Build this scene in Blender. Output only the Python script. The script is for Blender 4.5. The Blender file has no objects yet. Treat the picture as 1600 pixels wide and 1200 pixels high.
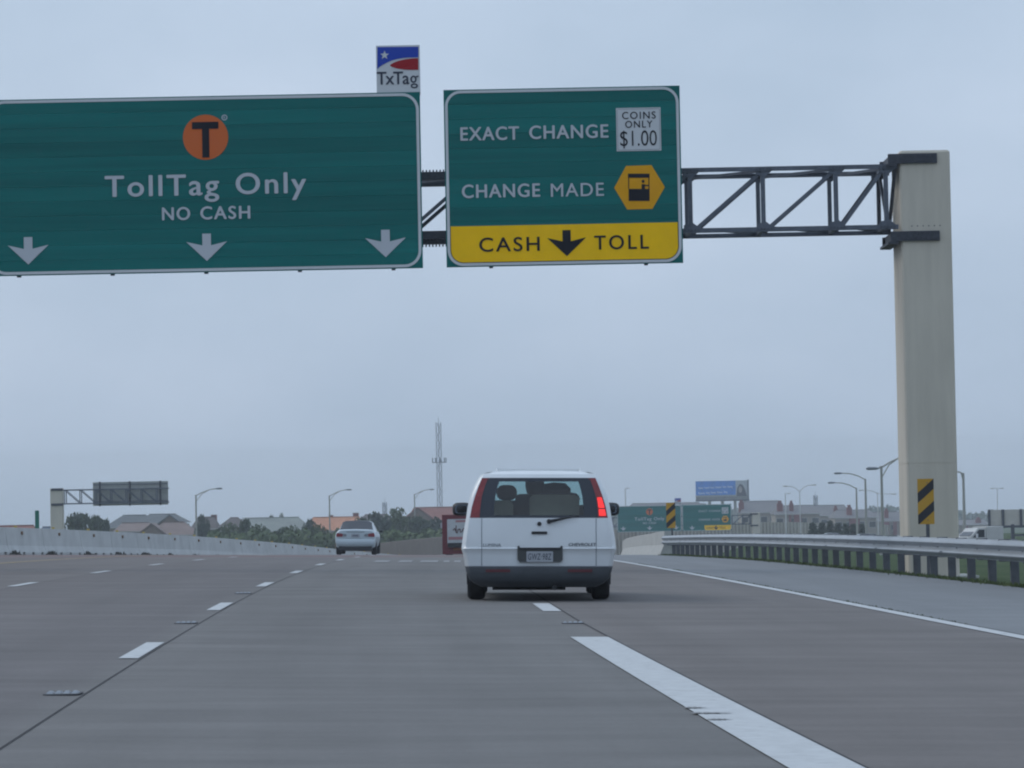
import bpy, math, random
from mathutils import Vector, Matrix
R = math.radians
SC = bpy.context.scene
COL = SC.collection
random.seed(7)

# ---------------------------------------------------------------- camera, sky, sun, exposure
F = 5300.0                      # focal length in pixels of a 1600 px wide frame
CAMH = 1.12
ROLL, PITCH = R(1.1), math.atan(196 / F)
cF = Vector((0, math.cos(PITCH), math.sin(PITCH)))
cU0 = Vector((0, -math.sin(PITCH), math.cos(PITCH)))
cR0 = Vector((1, 0, 0))
cR = cR0 * math.cos(ROLL) - cU0 * math.sin(ROLL)
cU = cU0 * math.cos(ROLL) + cR0 * math.sin(ROLL)
CAM = Vector((0, 0, CAMH))
cam = bpy.data.cameras.new('camera')
cam.sensor_width = 36
cam.lens = F / 1600 * 36
cam.clip_start, cam.clip_end = 0.5, 9000
co = bpy.data.objects.new('camera', cam)
COL.objects.link(co)
M3 = Matrix((cR, cU, -cF)).transposed()
co.matrix_world = Matrix.Translation(CAM) @ M3.to_4x4()
SC.camera = co

SUN_EL, SUN_AZ = R(42), R(-62)          # ahead of the camera, to its left
w = bpy.data.worlds.new('World'); SC.world = w; w.use_nodes = True
nt = w.node_tree; nt.nodes.clear()
N = nt.nodes.new; L = nt.links.new
out = N('ShaderNodeOutputWorld'); bg = N('ShaderNodeBackground'); L(bg.outputs[0], out.inputs[0])
sky = N('ShaderNodeTexSky'); sky.sky_type = 'NISHITA'; sky.sun_disc = False
sky.sun_elevation = SUN_EL; sky.sun_rotation = SUN_AZ; sky.dust_density = 4; sky.air_density = 1.5
tc = N('ShaderNodeTexCoord'); sep = N('ShaderNodeSeparateXYZ'); L(tc.outputs['Generated'], sep.inputs[0])
el = N('ShaderNodeFloatCurve')                                   # overcast sky: brighter with elevation
cv = el.mapping.curves[0]; cv.points[0].location = (0, .505); cv.points[1].location = (1, .82)
for p in ((.045, .605), (.15, .625), (.4, .70)): cv.points.new(*p)
el.mapping.update(); L(sep.outputs[2], el.inputs['Value'])
mp = N('ShaderNodeMapping'); mp.inputs['Scale'].default_value = (1, 1, 2.2); L(tc.outputs['Generated'], mp.inputs[0])
nz = N('ShaderNodeTexNoise'); nz.inputs['Scale'].default_value = 7; nz.inputs['Detail'].default_value = 5
nz.inputs['Roughness'].default_value = .5; L(mp.outputs[0], nz.inputs['Vector'])
cl = N('ShaderNodeMapRange'); cl.inputs[1].default_value = .3; cl.inputs[2].default_value = .72
cl.inputs[3].default_value = .94; cl.inputs[4].default_value = 1.09; L(nz.outputs[0], cl.inputs[0])
mu = N('ShaderNodeMath'); mu.operation = 'MULTIPLY'; L(el.outputs[0], mu.inputs[0]); L(cl.outputs[0], mu.inputs[1])
cc = N('ShaderNodeMix'); cc.data_type = 'RGBA'; L(cl.outputs[0], cc.inputs[0])
tint = N('ShaderNodeMapRange'); tint.inputs[1].default_value = .94; tint.inputs[2].default_value = 1.09; L(cl.outputs[0], tint.inputs[0])
L(tint.outputs[0], cc.inputs[0])
cc.inputs[6].default_value = (7.0, 8.95, 11.6, 1); cc.inputs[7].default_value = (7.9, 9.5, 11.9, 1)
vm = N('ShaderNodeVectorMath'); vm.operation = 'SCALE'; L(cc.outputs[2], vm.inputs[0]); L(mu.outputs[0], vm.inputs[3])
mixs = N('ShaderNodeMix'); mixs.data_type = 'RGBA'; mixs.inputs[0].default_value = .9
L(sky.outputs[0], mixs.inputs[6]); L(vm.outputs[0], mixs.inputs[7])
L(mixs.outputs[2], bg.inputs[0]); bg.inputs[1].default_value = .1
sl = bpy.data.lights.new('sun', 'SUN'); sl.energy = .75; sl.angle = R(25); sl.color = (1, .96, .9)
so = bpy.data.objects.new('sun', sl); COL.objects.link(so)
sd = Vector((math.sin(SUN_AZ) * math.cos(SUN_EL), math.cos(SUN_AZ) * math.cos(SUN_EL), math.sin(SUN_EL)))
so.rotation_euler = sd.to_track_quat('Z', 'Y').to_euler(); so.location = (0, 0, 40)
vs = SC.view_settings
SC.display_settings.display_device = 'sRGB'
vs.view_transform = 'Standard'; vs.look = 'None'; vs.exposure = .13; vs.gamma = 1; vs.use_curve_mapping = False
SC.render.engine = 'CYCLES'
SC.cycles.filter_width = 2.1
SC.cycles.max_bounces = 8; SC.cycles.transparent_max_bounces = 12; SC.cycles.volume_bounces = 1
SC.cycles.use_denoising = True

# ---------------------------------------------------------------- road geometry
S = math.tan(ROLL)                       # the carriageway's cross fall
LANE = 3.66
def cx(Y):                               # lane line beside the camera: a curve of 2.4 km radius to the right
    return -1.694 - .05 * Y + 2.12e-4 * Y * Y
def dd(Y):                               # drop of the road beyond the crest
    if Y < 36: return 0.0
    if Y < 197: return 7e-5 * (Y - 36) ** 2
    b = 1.8145 + .02254 * (min(Y, 430) - 197)
    if Y > 430:
        t = min(Y - 430, 130); b += .02254 * (t - t * t / 260)
    return b
def rz(X, Y): return -dd(Y) - S * X
def edge(Y): return 7.66 - .0085 * min(max(Y, 0), 120)
def lerp(tab, x):
    if x <= tab[0][0]: return tab[0][1]
    for (a, p), (b, q) in zip(tab, tab[1:]):
        if x <= b: return p + (q - p) * (x - a) / (b - a)
    return tab[-1][1]
BAR = [(-40, -19), (60, -18.2), (100, -17.0), (132, -15.2), (170, -12.6), (208, -10.9), (290, -10.9), (1000, -11.5)]
def bar(Y): return lerp(BAR, Y)
RAIL = [(-20, 11.4), (50, 11.2), (88, 10.76), (117, 9.94), (160, 9.5), (400, 10.5), (1000, 10.5)]
def rail(Y): return lerp(RAIL, Y)
def smooth(a, b, x):
    t = max(0, min(1, (x - a) / (b - a))); return t * t * (3 - 2 * t)
def gz(X, Y):                            # the land beside the road
    o = X - cx(Y)
    base = -dd(Y) - .3
    right = -(.55 + .0055 * max(Y, 0)) if Y < 600 else -3.85 - (min(Y, 1500) - 600) * .006
    left = -dd(Y) - .5
    z = base + (right - base) * smooth(11.0, 18.0, o) if o > 0 else base + (left - base) * smooth(12, 20, -o)
    far = smooth(500, 900, Y)
    z = z * (1 - far) + far * -8.9
    return z - S * max(-22, min(26, X))
def at(px, py, Y):                       # the point at distance Y seen at a pixel of the photograph
    v = cF * F + cR * (px - 800) + cU * (600 - py)
    return CAM + v * (Y / v.y)
def px2x(px, Y): return (px - 800) * Y / F

# ---------------------------------------------------------------- materials
MATS = {}
def mat(name, col, rough=.7, var=0.0, scale=4.0, metal=0.0, col2=None, bump=0.0, stretch=(1, 1, 1), spec=.5, emit=0, coord='Object', detail=4):
    if name in MATS: return MATS[name]
    m = bpy.data.materials.new(name); m.use_nodes = True; MATS[name] = m
    t = m.node_tree; b = t.nodes['Principled BSDF']
    b.inputs['Base Color'].default_value = (*col, 1); b.inputs['Roughness'].default_value = rough
    b.inputs['Metallic'].default_value = metal; b.inputs['Specular IOR Level'].default_value = spec
    if emit:
        b.inputs['Emission Color'].default_value = (*col, 1); b.inputs['Emission Strength'].default_value = emit
    if var or col2 or bump:
        c = t.nodes.new('ShaderNodeTexCoord'); mpg = t.nodes.new('ShaderNodeMapping'); mpg.inputs['Scale'].default_value = stretch
        t.links.new(c.outputs[coord], mpg.inputs[0])
        n = t.nodes.new('ShaderNodeTexNoise'); n.inputs['Scale'].default_value = scale; n.inputs['Detail'].default_value = detail
        n.inputs['Roughness'].default_value = .62
        t.links.new(mpg.outputs[0], n.inputs['Vector'])
        r = t.nodes.new('ShaderNodeValToRGB')
        r.color_ramp.elements[0].position = .3; r.color_ramp.elements[1].position = .7
        lo = [max(0, x * (1 - var)) for x in col]; hi = [min(1, x * (1 + var)) for x in (col2 or col)]
        if col2: lo = list(col); hi = list(col2)
        r.color_ramp.elements[0].color = (*lo, 1); r.color_ramp.elements[1].color = (*hi, 1)
        t.links.new(n.outputs[0], r.inputs[0]); t.links.new(r.outputs[0], b.inputs['Base Color'])
        if bump:
            bp = t.nodes.new('ShaderNodeBump'); bp.inputs['Strength'].default_value = bump; bp.inputs['Distance'].default_value = .02
            t.links.new(n.outputs[0], bp.inputs['Height']); t.links.new(bp.outputs[0], b.inputs['Normal'])
    return m

def glass(name, tint, refl=.12, rough=.02):
    m = bpy.data.materials.new(name); m.use_nodes = True; t = m.node_tree; t.nodes.clear()
    o = t.nodes.new('ShaderNodeOutputMaterial'); mix = t.nodes.new('ShaderNodeMixShader')
    tr = t.nodes.new('ShaderNodeBsdfTransparent'); tr.inputs[0].default_value = (*tint, 1)
    g = t.nodes.new('ShaderNodeBsdfGlossy'); g.inputs[1].default_value = rough; g.inputs[0].default_value = (1, 1, 1, 1)
    mix.inputs[0].default_value = refl
    t.links.new(tr.outputs[0], mix.inputs[1]); t.links.new(g.outputs[0], mix.inputs[2]); t.links.new(mix.outputs[0], o.inputs[0])
    return m

def road_mat(name, tones, dark, red=True):
    """concrete: lanes of their own tone, transverse tining streaks, wheel tracks; UV = (offset from the lane line, distance)"""
    m = bpy.data.materials.new(name); m.use_nodes = True; t = m.node_tree; b = t.nodes['Principled BSDF']
    b.inputs['Roughness'].default_value = .85; b.inputs['Specular IOR Level'].default_value = .3
    n = t.nodes.new; l = t.links.new
    uv = n('ShaderNodeUVMap'); uv.uv_map = 'road'
    s = n('ShaderNodeSeparateXYZ'); l(uv.outputs[0], s.inputs[0])
    # lane tone
    mr = n('ShaderNodeMapRange'); mr.inputs[1].default_value = -18.3; mr.inputs[2].default_value = 18.3; l(s.outputs[0], mr.inputs[0])
    cr = n('ShaderNodeValToRGB'); cr.color_ramp.interpolation = 'LINEAR'
    e = cr.color_ramp.elements
    while len(e) > 1: e.remove(e[0])
    first = True
    for (u, c) in tones:
        p = (u + 18.3) / 36.6
        if first: e[0].position = p; e[0].color = (*c, 1); first = False
        else: q = e.new(p); q.color = (*c, 1)
    l(mr.outputs[0], cr.inputs[0])
    def noise(su, sv, sc, det, lo, hi, a, bb, rough=.6):
        mpg = n('ShaderNodeMapping'); mpg.inputs['Scale'].default_value = (su, sv, 1); l(uv.outputs[0], mpg.inputs[0])
        z = n('ShaderNodeTexNoise'); z.inputs['Scale'].default_value = sc; z.inputs['Detail'].default_value = det; z.inputs['Roughness'].default_value = rough
        l(mpg.outputs[0], z.inputs['Vector'])
        k = n('ShaderNodeMapRange'); k.inputs[1].default_value = lo; k.inputs[2].default_value = hi
        k.inputs[3].default_value = a; k.inputs[4].default_value = bb; l(z.outputs[0], k.inputs[0]); return k, z
    k1, _ = noise(.20, .55, 1.6, 5, .3, .7, 1 - dark, 1 + dark * .7)       # broad transverse bands
    k2, _ = noise(.50, 2.2, 1.0, 5, .3, .7, 1 - dark * .75, 1 + dark * .45)   # narrow streaks
    k3, _ = noise(1, 1, 22, 3, .3, .7, .93, 1.07)                             # grain
    k4, zz = noise(1.1, .05, 1.0, 3, .35, .65, .93, 1.06)                     # wheel tracks
    k5, zg = noise(38, 38, 4, 2, .2, .8, .9, 1.1)
    def mul(a, c):
        q = n('ShaderNodeMath'); q.operation = 'MULTIPLY'; l(a.outputs[0], q.inputs[0]); l(c.outputs[0], q.inputs[1]); return q
    f = mul(mul(mul(mul(k1, k2), k3), k4), k5)
    v = n('ShaderNodeVectorMath'); v.operation = 'SCALE'; l(cr.outputs[0], v.inputs[0]); l(f.outputs[0], v.inputs[3])
    if red:   # a reddish strip of pavement just before the crest
        a1 = n('ShaderNodeMapRange'); a1.interpolation_type = 'SMOOTHSTEP'; a1.inputs[1].default_value = 96; a1.inputs[2].default_value = 104; l(s.outputs[1], a1.inputs[0])
        a2 = n('ShaderNodeMapRange'); a2.interpolation_type = 'SMOOTHSTEP'; a2.inputs[1].default_value = 128; a2.inputs[2].default_value = 116; l(s.outputs[1], a2.inputs[0])
        a3 = mul(a1, a2); a4 = n('ShaderNodeMath'); a4.operation = 'MULTIPLY'; l(a3.outputs[0], a4.inputs[0]); a4.inputs[1].default_value = .45
        mm = n('ShaderNodeMix'); mm.data_type = 'RGBA'; l(a4.outputs[0], mm.inputs[0]); l(v.outputs[0], mm.inputs[6]); mm.inputs[7].default_value = (.17, .095, .09, 1)
        l(mm.outputs[2], b.inputs['Base Color'])
    else:
        l(v.outputs[0], b.inputs['Base Color'])
    bp = n('ShaderNodeBump'); bp.inputs['Strength'].default_value = .25; bp.inputs['Distance'].default_value = .004
    l(zg.outputs[0], bp.inputs['Height']); l(bp.outputs[0], b.inputs['Normal'])
    return m

# ---------------------------------------------------------------- mesh helpers
class MB:
    def __init__(s): s.v = []; s.f = []
    def quad(s, a, b, c, d):
        i = len(s.v); s.v += [tuple(a), tuple(b), tuple(c), tuple(d)]; s.f.append((i, i + 1, i + 2, i + 3)); return s
    def poly(s, pts):
        i = len(s.v); s.v += [tuple(p) for p in pts]; s.f.append(tuple(range(i, i + len(pts)))); return s
    def box(s, c, size, rot=None):
        i = len(s.v); hx, hy, hz = size[0] / 2, size[1] / 2, size[2] / 2
        for x in (-hx, hx):
            for y in (-hy, hy):
                for z in (-hz, hz):
                    p = Vector((x, y, z))
                    if rot: p = rot @ p
                    s.v.append((c[0] + p.x, c[1] + p.y, c[2] + p.z))
        for q in ((0, 1, 3, 2), (4, 6, 7, 5), (0, 4, 5, 1), (2, 3, 7, 6), (0, 2, 6, 4), (1, 5, 7, 3)):
            s.f.append(tuple(i + k for k in q))
        return s
    def rbox(s, c, size, r=.03, ax=2):
        """box with rounded edges along one axis"""
        a, b = [k for k in range(3) if k != ax]
        pts = []
        for qx, qy, st in ((1, 1, 0), (-1, 1, 90), (-1, -1, 180), (1, -1, 270)):
            for k in range(4):
                an = R(st + k * 30)
                pts.append((qx * (size[a] / 2 - r) + r * math.cos(an), qy * (size[b] / 2 - r) + r * math.sin(an)))
        lo, hi = [], []
        for p in pts:
            for lst, z in ((lo, -size[ax] / 2), (hi, size[ax] / 2)):
                q = [0, 0, 0]; q[a] = c[a] + p[0]; q[b] = c[b] + p[1]; q[ax] = c[ax] + z; lst.append(tuple(q))
        return s.ring([lo, hi], True)
    def ring(s, rings, cap=False, closed=True):
        i = len(s.v); n = len(rings[0])
        for r in rings: s.v += [tuple(p) for p in r]
        for k in range(len(rings) - 1):
            for j in range(n if closed else n - 1):
                j2 = (j + 1) % n
                s.f.append((i + k * n + j, i + k * n + j2, i + (k + 1) * n + j2, i + (k + 1) * n + j))
        if cap:
            s.f.append(tuple(i + j for j in reversed(range(n)))); b = i + (len(rings) - 1) * n
            s.f.append(tuple(b + j for j in range(n)))
        return s
    def tube(s, p0, p1, r0, r1=None, n=8):
        p0, p1 = Vector(p0), Vector(p1); r1 = r0 if r1 is None else r1
        d = (p1 - p0).normalized(); a = d.orthogonal().normalized(); b = d.cross(a)
        return s.ring([[p + (a * math.cos(2 * math.pi * k / n) + b * math.sin(2 * math.pi * k / n)) * r for k in range(n)] for p, r in ((p0, r0), (p1, r1))], True)
    def path(s, pts, rad, n=8):
        rr = []
        for i, p in enumerate(pts):
            d = (Vector(pts[min(i + 1, len(pts) - 1)]) - Vector(pts[max(i - 1, 0)])).normalized()
            a = d.cross(Vector((0, 1, 0.01))).normalized(); b = d.cross(a)
            rr.append([Vector(p) + (a * math.cos(2 * math.pi * k / n) + b * math.sin(2 * math.pi * k / n)) * (rad[i] if isinstance(rad, (list, tuple)) else rad) for k in range(n)])
        return s.ring(rr, True)
    def bar(s, p0, p1, w, h, up=(0, 1, 0)):
        """rectangular bar from p0 to p1; w across, h along 'up'"""
        p0, p1 = Vector(p0), Vector(p1); d = (p1 - p0).normalized(); u = Vector(up); u = (u - d * u.dot(d)).normalized(); a = d.cross(u)
        return s.ring([[p + a * x * w / 2 + u * y * h / 2 for x, y in ((-1, -1), (1, -1), (1, 1), (-1, 1))] for p in (p0, p1)], True)
    def angle(s, p0, p1, w, t, u, v):
        """an L-section member: two flat legs along u and v"""
        p0, p1 = Vector(p0), Vector(p1); u = Vector(u).normalized(); v = Vector(v).normalized()
        prof = [(0, 0), (w, 0), (w, t), (t, t), (t, w), (0, w)]
        return s.ring([[p + u * a + v * b for a, b in prof] for p in (p0, p1)], True)
    def prism(s, pts, y0, y1):
        """2-D outline (x, z) extruded from y0 to y1"""
        return s.ring([[(x, y0, z) for x, z in pts], [(x, y1, z) for x, z in pts]], True)
    def lathe(s, prof, c, axis='x', n=24):
        """profile (along axis, radius)"""
        rr = []
        for a, r in prof:
            rg = []
            for k in range(n):
                t = 2 * math.pi * k / n
                if axis == 'x': rg.append((c[0] + a, c[1] + r * math.cos(t), c[2] + r * math.sin(t)))
                elif axis == 'y': rg.append((c[0] + r * math.cos(t), c[1] + a, c[2] + r * math.sin(t)))
                else: rg.append((c[0] + r * math.cos(t), c[1] + r * math.sin(t), c[2] + a))
            rr.append(rg)
        return s.ring(rr, True)
    def build(s, name, m, parent=None, sm=None, fix=True):
        me = bpy.data.meshes.new(name); me.from_pydata(s.v, [], s.f); me.validate()
        if fix:
            import bmesh
            bm = bmesh.new(); bm.from_mesh(me); bmesh.ops.recalc_face_normals(bm, faces=bm.faces); bm.to_mesh(me); bm.free()
        if m: me.materials.append(m)
        if sm:
            for p in me.polygons: p.use_smooth = True
            me.set_sharp_from_angle(angle=R(sm))
        o = bpy.data.objects.new(name, me); COL.objects.link(o)
        if parent: o.parent = parent
        return o

def tag(o, label=None, cat=None, group=None, kind=None):
    if label: o['label'] = label
    if cat: o['category'] = cat
    if group: o['group'] = group
    if kind: o['kind'] = kind
    return o
def thing(name, loc, label, cat, group=None, rz_=0):
    o = bpy.data.objects.new(name, None); o.empty_display_size = .2; COL.objects.link(o)
    o.location = loc; o.rotation_euler = (0, 0, rz_)
    return tag(o, label, cat, group)
def copy_part(o, parent):
    c = o.copy(); COL.objects.link(c); c.parent = parent
    for ch in o.children: copy_part(ch, c)
    return c
def copy_tree(root, loc, label, rotz=None, scale=None, group=None):
    c = root.copy(); COL.objects.link(c); c.location = loc
    if rotz is not None: c.rotation_euler = (0, 0, rotz)
    if scale: c.scale = scale
    c['label'] = label
    if group: c['group'] = group
    for ch in root.children: copy_part(ch, c)
    return c

_caps = {}
def text_mesh(txt, bold=.0, space=1.0, word=1.0, shear=0.0):
    c = bpy.data.curves.new('lettering', 'FONT'); c.body = txt; c.offset = bold; c.space_character = space; c.space_word = word; c.shear = shear
    c.resolution_u = 5; c.extrude = 0
    o = bpy.data.objects.new('lettering', c); COL.objects.link(o)
    bpy.context.view_layer.update()
    me = bpy.data.meshes.new_from_object(o.evaluated_get(bpy.context.evaluated_depsgraph_get()))
    bpy.data.objects.remove(o); bpy.data.curves.remove(c)
    return me
def cap_h(bold):
    if bold not in _caps:
        me = text_mesh('H', bold); _caps[bold] = (min(v.co.y for v in me.vertices), max(v.co.y for v in me.vertices))
    return _caps[bold]
def lettering(txt, parent, x0, x1, zbase, cap, y, m, bold=.012, space=1.0, word=1.0, shear=0.0, name='lettering', ty=.003):
    """flat letters between x0 and x1 on a plane facing -Y, standing on zbase"""
    fat = max(0, bold) * cap * 1.7
    bold = min(0, bold)
    me = text_mesh(txt, bold, space, word, shear)
    xs = [v.co.x for v in me.vertices]; a, b = min(xs), max(xs); lo, hi = cap_h(bold)
    for v in me.vertices:
        v.co = Vector((x0 + (v.co.x - a) / (b - a) * (x1 - x0), y, zbase + (v.co.y - lo) / (hi - lo) * cap))
    if fat > 0:
        vs_ = [v.co.copy() for v in me.vertices]; fs_ = [tuple(p.vertices) for p in me.polygons]; nv = len(vs_); V_, F_ = [], []
        for q, (a_, b_) in enumerate(((0, 0), (-1, 0), (1, 0), (0, -1), (0, 1))):
            V_ += [(c.x + a_ * fat, c.y - .0006 * q, c.z + b_ * fat * .6) for c in vs_]; F_ += [tuple(i + q * nv for i in f_) for f_ in fs_]
        me = bpy.data.meshes.new(name); me.from_pydata(V_, [], F_)
    me.materials.clear(); me.materials.append(m)
    o = bpy.data.objects.new(name, me); COL.objects.link(o); o.parent = parent
    return o

# ---------------------------------------------------------------- shared materials
CONC = mat('pale concrete', (.40, .40, .38), .85, .14, 3, bump=.2)
BARC = mat('barrier concrete', (.45, .46, .455), .85, .14, 1.6, bump=.2, stretch=(.6, .6, .6), detail=7)
PILC = mat('pillar concrete', (.54, .495, .42), .85, .09, 1.5, bump=.15, stretch=(2.2, 2.2, .3), detail=7)
STEEL = mat('dark galvanised steel', (.10, .115, .145), .55, .2, 5, metal=.35)
STEEL2 = mat('steel plate', (.035, .040, .055), .6, .3, 14)
GALV = mat('galvanised rail', (.31, .335, .36), .45, .12, 3, metal=.5, stretch=(.3, .3, 2))
WOOD = mat('weathered post', (.10, .105, .12), .9, .2, 7)
WHITEP = mat('white road paint', (.46, .48, .49), .75, .10, 9)
WORNP = mat('worn white paint', (.28, .29, .30), .75, .18, 14)
YELP = mat('yellow road paint', (.42, .31, .10), .75, .18, 9)
TAR = mat('joint sealant', (.022, .022, .026), .9)
GREEN = mat('green sign sheeting', (.002, .108, .102), .6, .0, 1.0, col2=(.004, .168, .155), stretch=(.12, 1, 3.4), spec=.12, detail=6)
SIGNW = mat('white sign sheeting', (.56, .58, .60), .55)
SIGNG = mat('silver sign letters', (.47, .50, .54), .5)
SIGNY = mat('yellow sign sheeting', (.95, .55, .001), .65, .05, 2, spec=.1)
HEXY = mat('amber sign sheeting', (.72, .34, .008), .65, .05, 2, spec=.1)
SIGNK = mat('black sign print', (.010, .011, .018), .7, spec=.15)
ORANGE = mat('orange sign print', (.60, .135, .035), .65, spec=.1)
SBLUE = mat('blue sign print', (.020, .060, .40), .6, spec=.1)
SRED = mat('red sign print', (.32, .014, .022), .6, spec=.1)
ALU = mat('sign back aluminium', (.30, .31, .30), .5, .12, 2, metal=.3)
TYRE = mat('tyre rubber', (.012, .012, .014), .85)
RIM = mat('wheel rim', (.35, .36, .38), .35, metal=.7)
BLACK = mat('black plastic', (.012, .013, .016), .5)
GREYP = mat('grey bumper plastic', (.050, .058, .068), .6, .2, 3)
GRASS = mat('grass blades', (.04, .065, .018), .8, col2=(.085, .11, .03), scale=.8)


def vary_by_object(m, lo, hi):
    t = m.node_tree; b = t.nodes['Principled BSDF']; src = b.inputs['Base Color'].links[0].from_socket
    oi = t.nodes.new('ShaderNodeObjectInfo'); mr = t.nodes.new('ShaderNodeMapRange'); mr.inputs[3].default_value = lo; mr.inputs[4].default_value = hi
    t.links.new(oi.outputs['Random'], mr.inputs[0]); vm_ = t.nodes.new('ShaderNodeVectorMath'); vm_.operation = 'SCALE'
    t.links.new(src, vm_.inputs[0]); t.links.new(mr.outputs[0], vm_.inputs[3]); t.links.new(vm_.outputs[0], b.inputs['Base Color'])
vary_by_object(GREEN, .88, 1.1)
def wear(m, under, lo=.36, hi=.42, scale=30):
    """chips where the surface below shows through the paint"""
    t = m.node_tree; b = t.nodes['Principled BSDF']; src = b.inputs['Base Color'].links[0].from_socket
    c = t.nodes.new('ShaderNodeTexCoord'); n_ = t.nodes.new('ShaderNodeTexNoise'); n_.inputs['Scale'].default_value = scale; n_.inputs['Detail'].default_value = 8; n_.inputs['Roughness'].default_value = .75
    t.links.new(c.outputs['Object'], n_.inputs['Vector'])
    mr = t.nodes.new('ShaderNodeMapRange'); mr.inputs[1].default_value = lo; mr.inputs[2].default_value = hi; t.links.new(n_.outputs[0], mr.inputs[0])
    mx_ = t.nodes.new('ShaderNodeMix'); mx_.data_type = 'RGBA'; t.links.new(mr.outputs[0], mx_.inputs[0]); mx_.inputs[6].default_value = (*under, 1)
    t.links.new(src, mx_.inputs[7]); t.links.new(mx_.outputs[2], b.inputs['Base Color'])
wear(WHITEP, (.24, .24, .24), .30, .42, 5); wear(WORNP, (.16, .16, .16), .40, .55, 8); wear(YELP, (.17, .15, .13), .40, .55, 8)

# ---------------------------------------------------------------- the setting: land, road, shoulders
def frange(a, b, st):
    r = []
    while a < b - 1e-6: r.append(a); a += st
    return r + [b]
def sheet(name, Ys, offs, zf, m, lift=0.0, parent=None, uv=True):
    """a sheet following the road: offs(Y) gives the offsets of its columns"""
    v, f, uvs = [], [], []
    n = len(offs(Ys[0]))
    for Y in Ys:
        for o in offs(Y):
            X = cx(Y) + o; v.append((X, Y, zf(X, Y) + lift)); uvs.append((o, Y))
    for i in range(len(Ys) - 1):
        for j in range(n - 1):
            a = i * n + j; f.append((a, a + 1, a + n + 1, a + n))
    me = bpy.data.meshes.new(name); me.from_pydata(v, [], f)
    if uv:
        l = me.uv_layers.new(name='road')
        for lp in me.loops: l.data[lp.index].uv = uvs[lp.vertex_index]
    me.materials.append(m)
    for p in me.polygons: p.use_smooth = True
    o = bpy.data.objects.new(name, me); COL.objects.link(o)
    if parent: o.parent = parent
    return o

# land: one sheet to the horizon
xs = [-1500, -900, -500, -300, -200, -140, -100] + frange(-80, 80, 3.2) + [100, 120, 140, 170, 210, 260, 330, 420, 560, 900, 1500]
ys = frange(-60, 220, 7) + frange(235, 700, 15) + frange(740, 1200, 40) + [1400, 1800, 2600]
v = [(x, y, gz(x, y)) for y in ys for x in xs]
n = len(xs)
me = bpy.data.meshes.new('ground'); me.from_pydata(v, [], [(i * n + j, i * n + j + 1, (i + 1) * n + j + 1, (i + 1) * n + j) for i in range(len(ys) - 1) for j in range(n - 1)])
GMAT = mat('verge grass', (.032, .058, .020), .9, col2=(.06, .082, .034), scale=.25, bump=.3, spec=.05)
me.materials.append(GMAT)
for p in me.polygons: p.use_smooth = True
ground = bpy.data.objects.new('ground', me); COL.objects.link(ground)
tag(ground, 'green grassy land spreading out beside the highway', 'ground', kind='structure')

g0 = (.148, .143, .140)
ROADM = road_mat('carriageway concrete', [(-18, (.138, .122, .116)), (-7.5, (.138, .124, .120)), (-3.9, (.146, .134, .130)), (-3.4, (.142, .130, .128)), (-.3, (.138, .130, .130)),
    (.02, (.150, .146, .143)), (1.8, (.146, .143, .141)), (3.6, (.150, .148, .145)), (3.9, (.150, .138, .133)), (7.4, (.152, .142, .138)), (9, (.16, .15, .145))], .155)
SHOM = road_mat('shoulder asphalt', [(5, (.175, .185, .195)), (9, (.185, .195, .205)), (12, (.165, .172, .178))], .08, red=False)
Ys = frange(-30, 220, 4) + frange(235, 700, 15)
def road_offs(Y):
    return [bar(Y) - .4, -7.4, -LANE, 0, LANE, edge(Y) + .10]
road = tag(sheet('road', Ys, road_offs, rz, ROADM), 'grey concrete carriageway curving over a crest', 'road', kind='structure')
shoulder = tag(sheet('road_shoulder', Ys, lambda Y: [edge(Y) + .10, edge(Y) + 1.6, rail(Y) - .25], rz, SHOM), 'pale speckled shoulder between edge line and guardrail', 'shoulder', kind='structure')
FRM = mat('frontage asphalt', (.20, .20, .19), .9, .12, 1)
frontage = tag(sheet('frontage_road', Ys, lambda Y: [30, 34, 38, 42], gz, FRM, .06, uv=False), 'frontage road behind the guardrail', 'road', kind='structure')

# painted lines and joints: pieces of the road
def strip(name, o0, wid, Y0, Y1, m, lift=.006, st=3.0, parent=road):
    of = o0 if callable(o0) else (lambda Y: o0)
    return sheet(name, frange(Y0, Y1, st), lambda Y: [of(Y) - wid / 2, of(Y) + wid / 2], rz, m, lift, parent, uv=False)
for k in range(-2, 14):
    c = 27.0 + 12.19 * k
    if c > 20: strip('lane_dash', -.085, .15, c - 1.52, c + 1.52, WHITEP)
    if c > 4: strip('lane_dash', -LANE - .085, .14, c - 1.52, c + 1.52, WHITEP)
    if k >= 1: strip('lane_dash', LANE + (0 if k > 1 else .0), .20, c - 1.6 - .3, c + 1.52 - .3, WHITEP)
strip('broad_lane_dash', lambda Y: LANE + .05 - (Y - 14.7) * .0055, .33, 4, 29.75, WHITEP, st=2)
strip('edge_line', lambda Y: edge(Y), .16, -20, 200, WHITEP)
strip('yellow_edge_line', lambda Y: -7.55, .16, -20, 200, YELP)
for o_, wj in ((.012, .011), (lambda Y: LANE + .05 - (min(Y, 34) - 14.7) * .0055 + .176, .016), (-LANE + .01, .009)):
    strip('joint', o_, wj, -20, 190, TAR, .005)
strip('joint', lambda Y: edge(Y) + .105, .022, -20, 190, TAR, .007)
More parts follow.
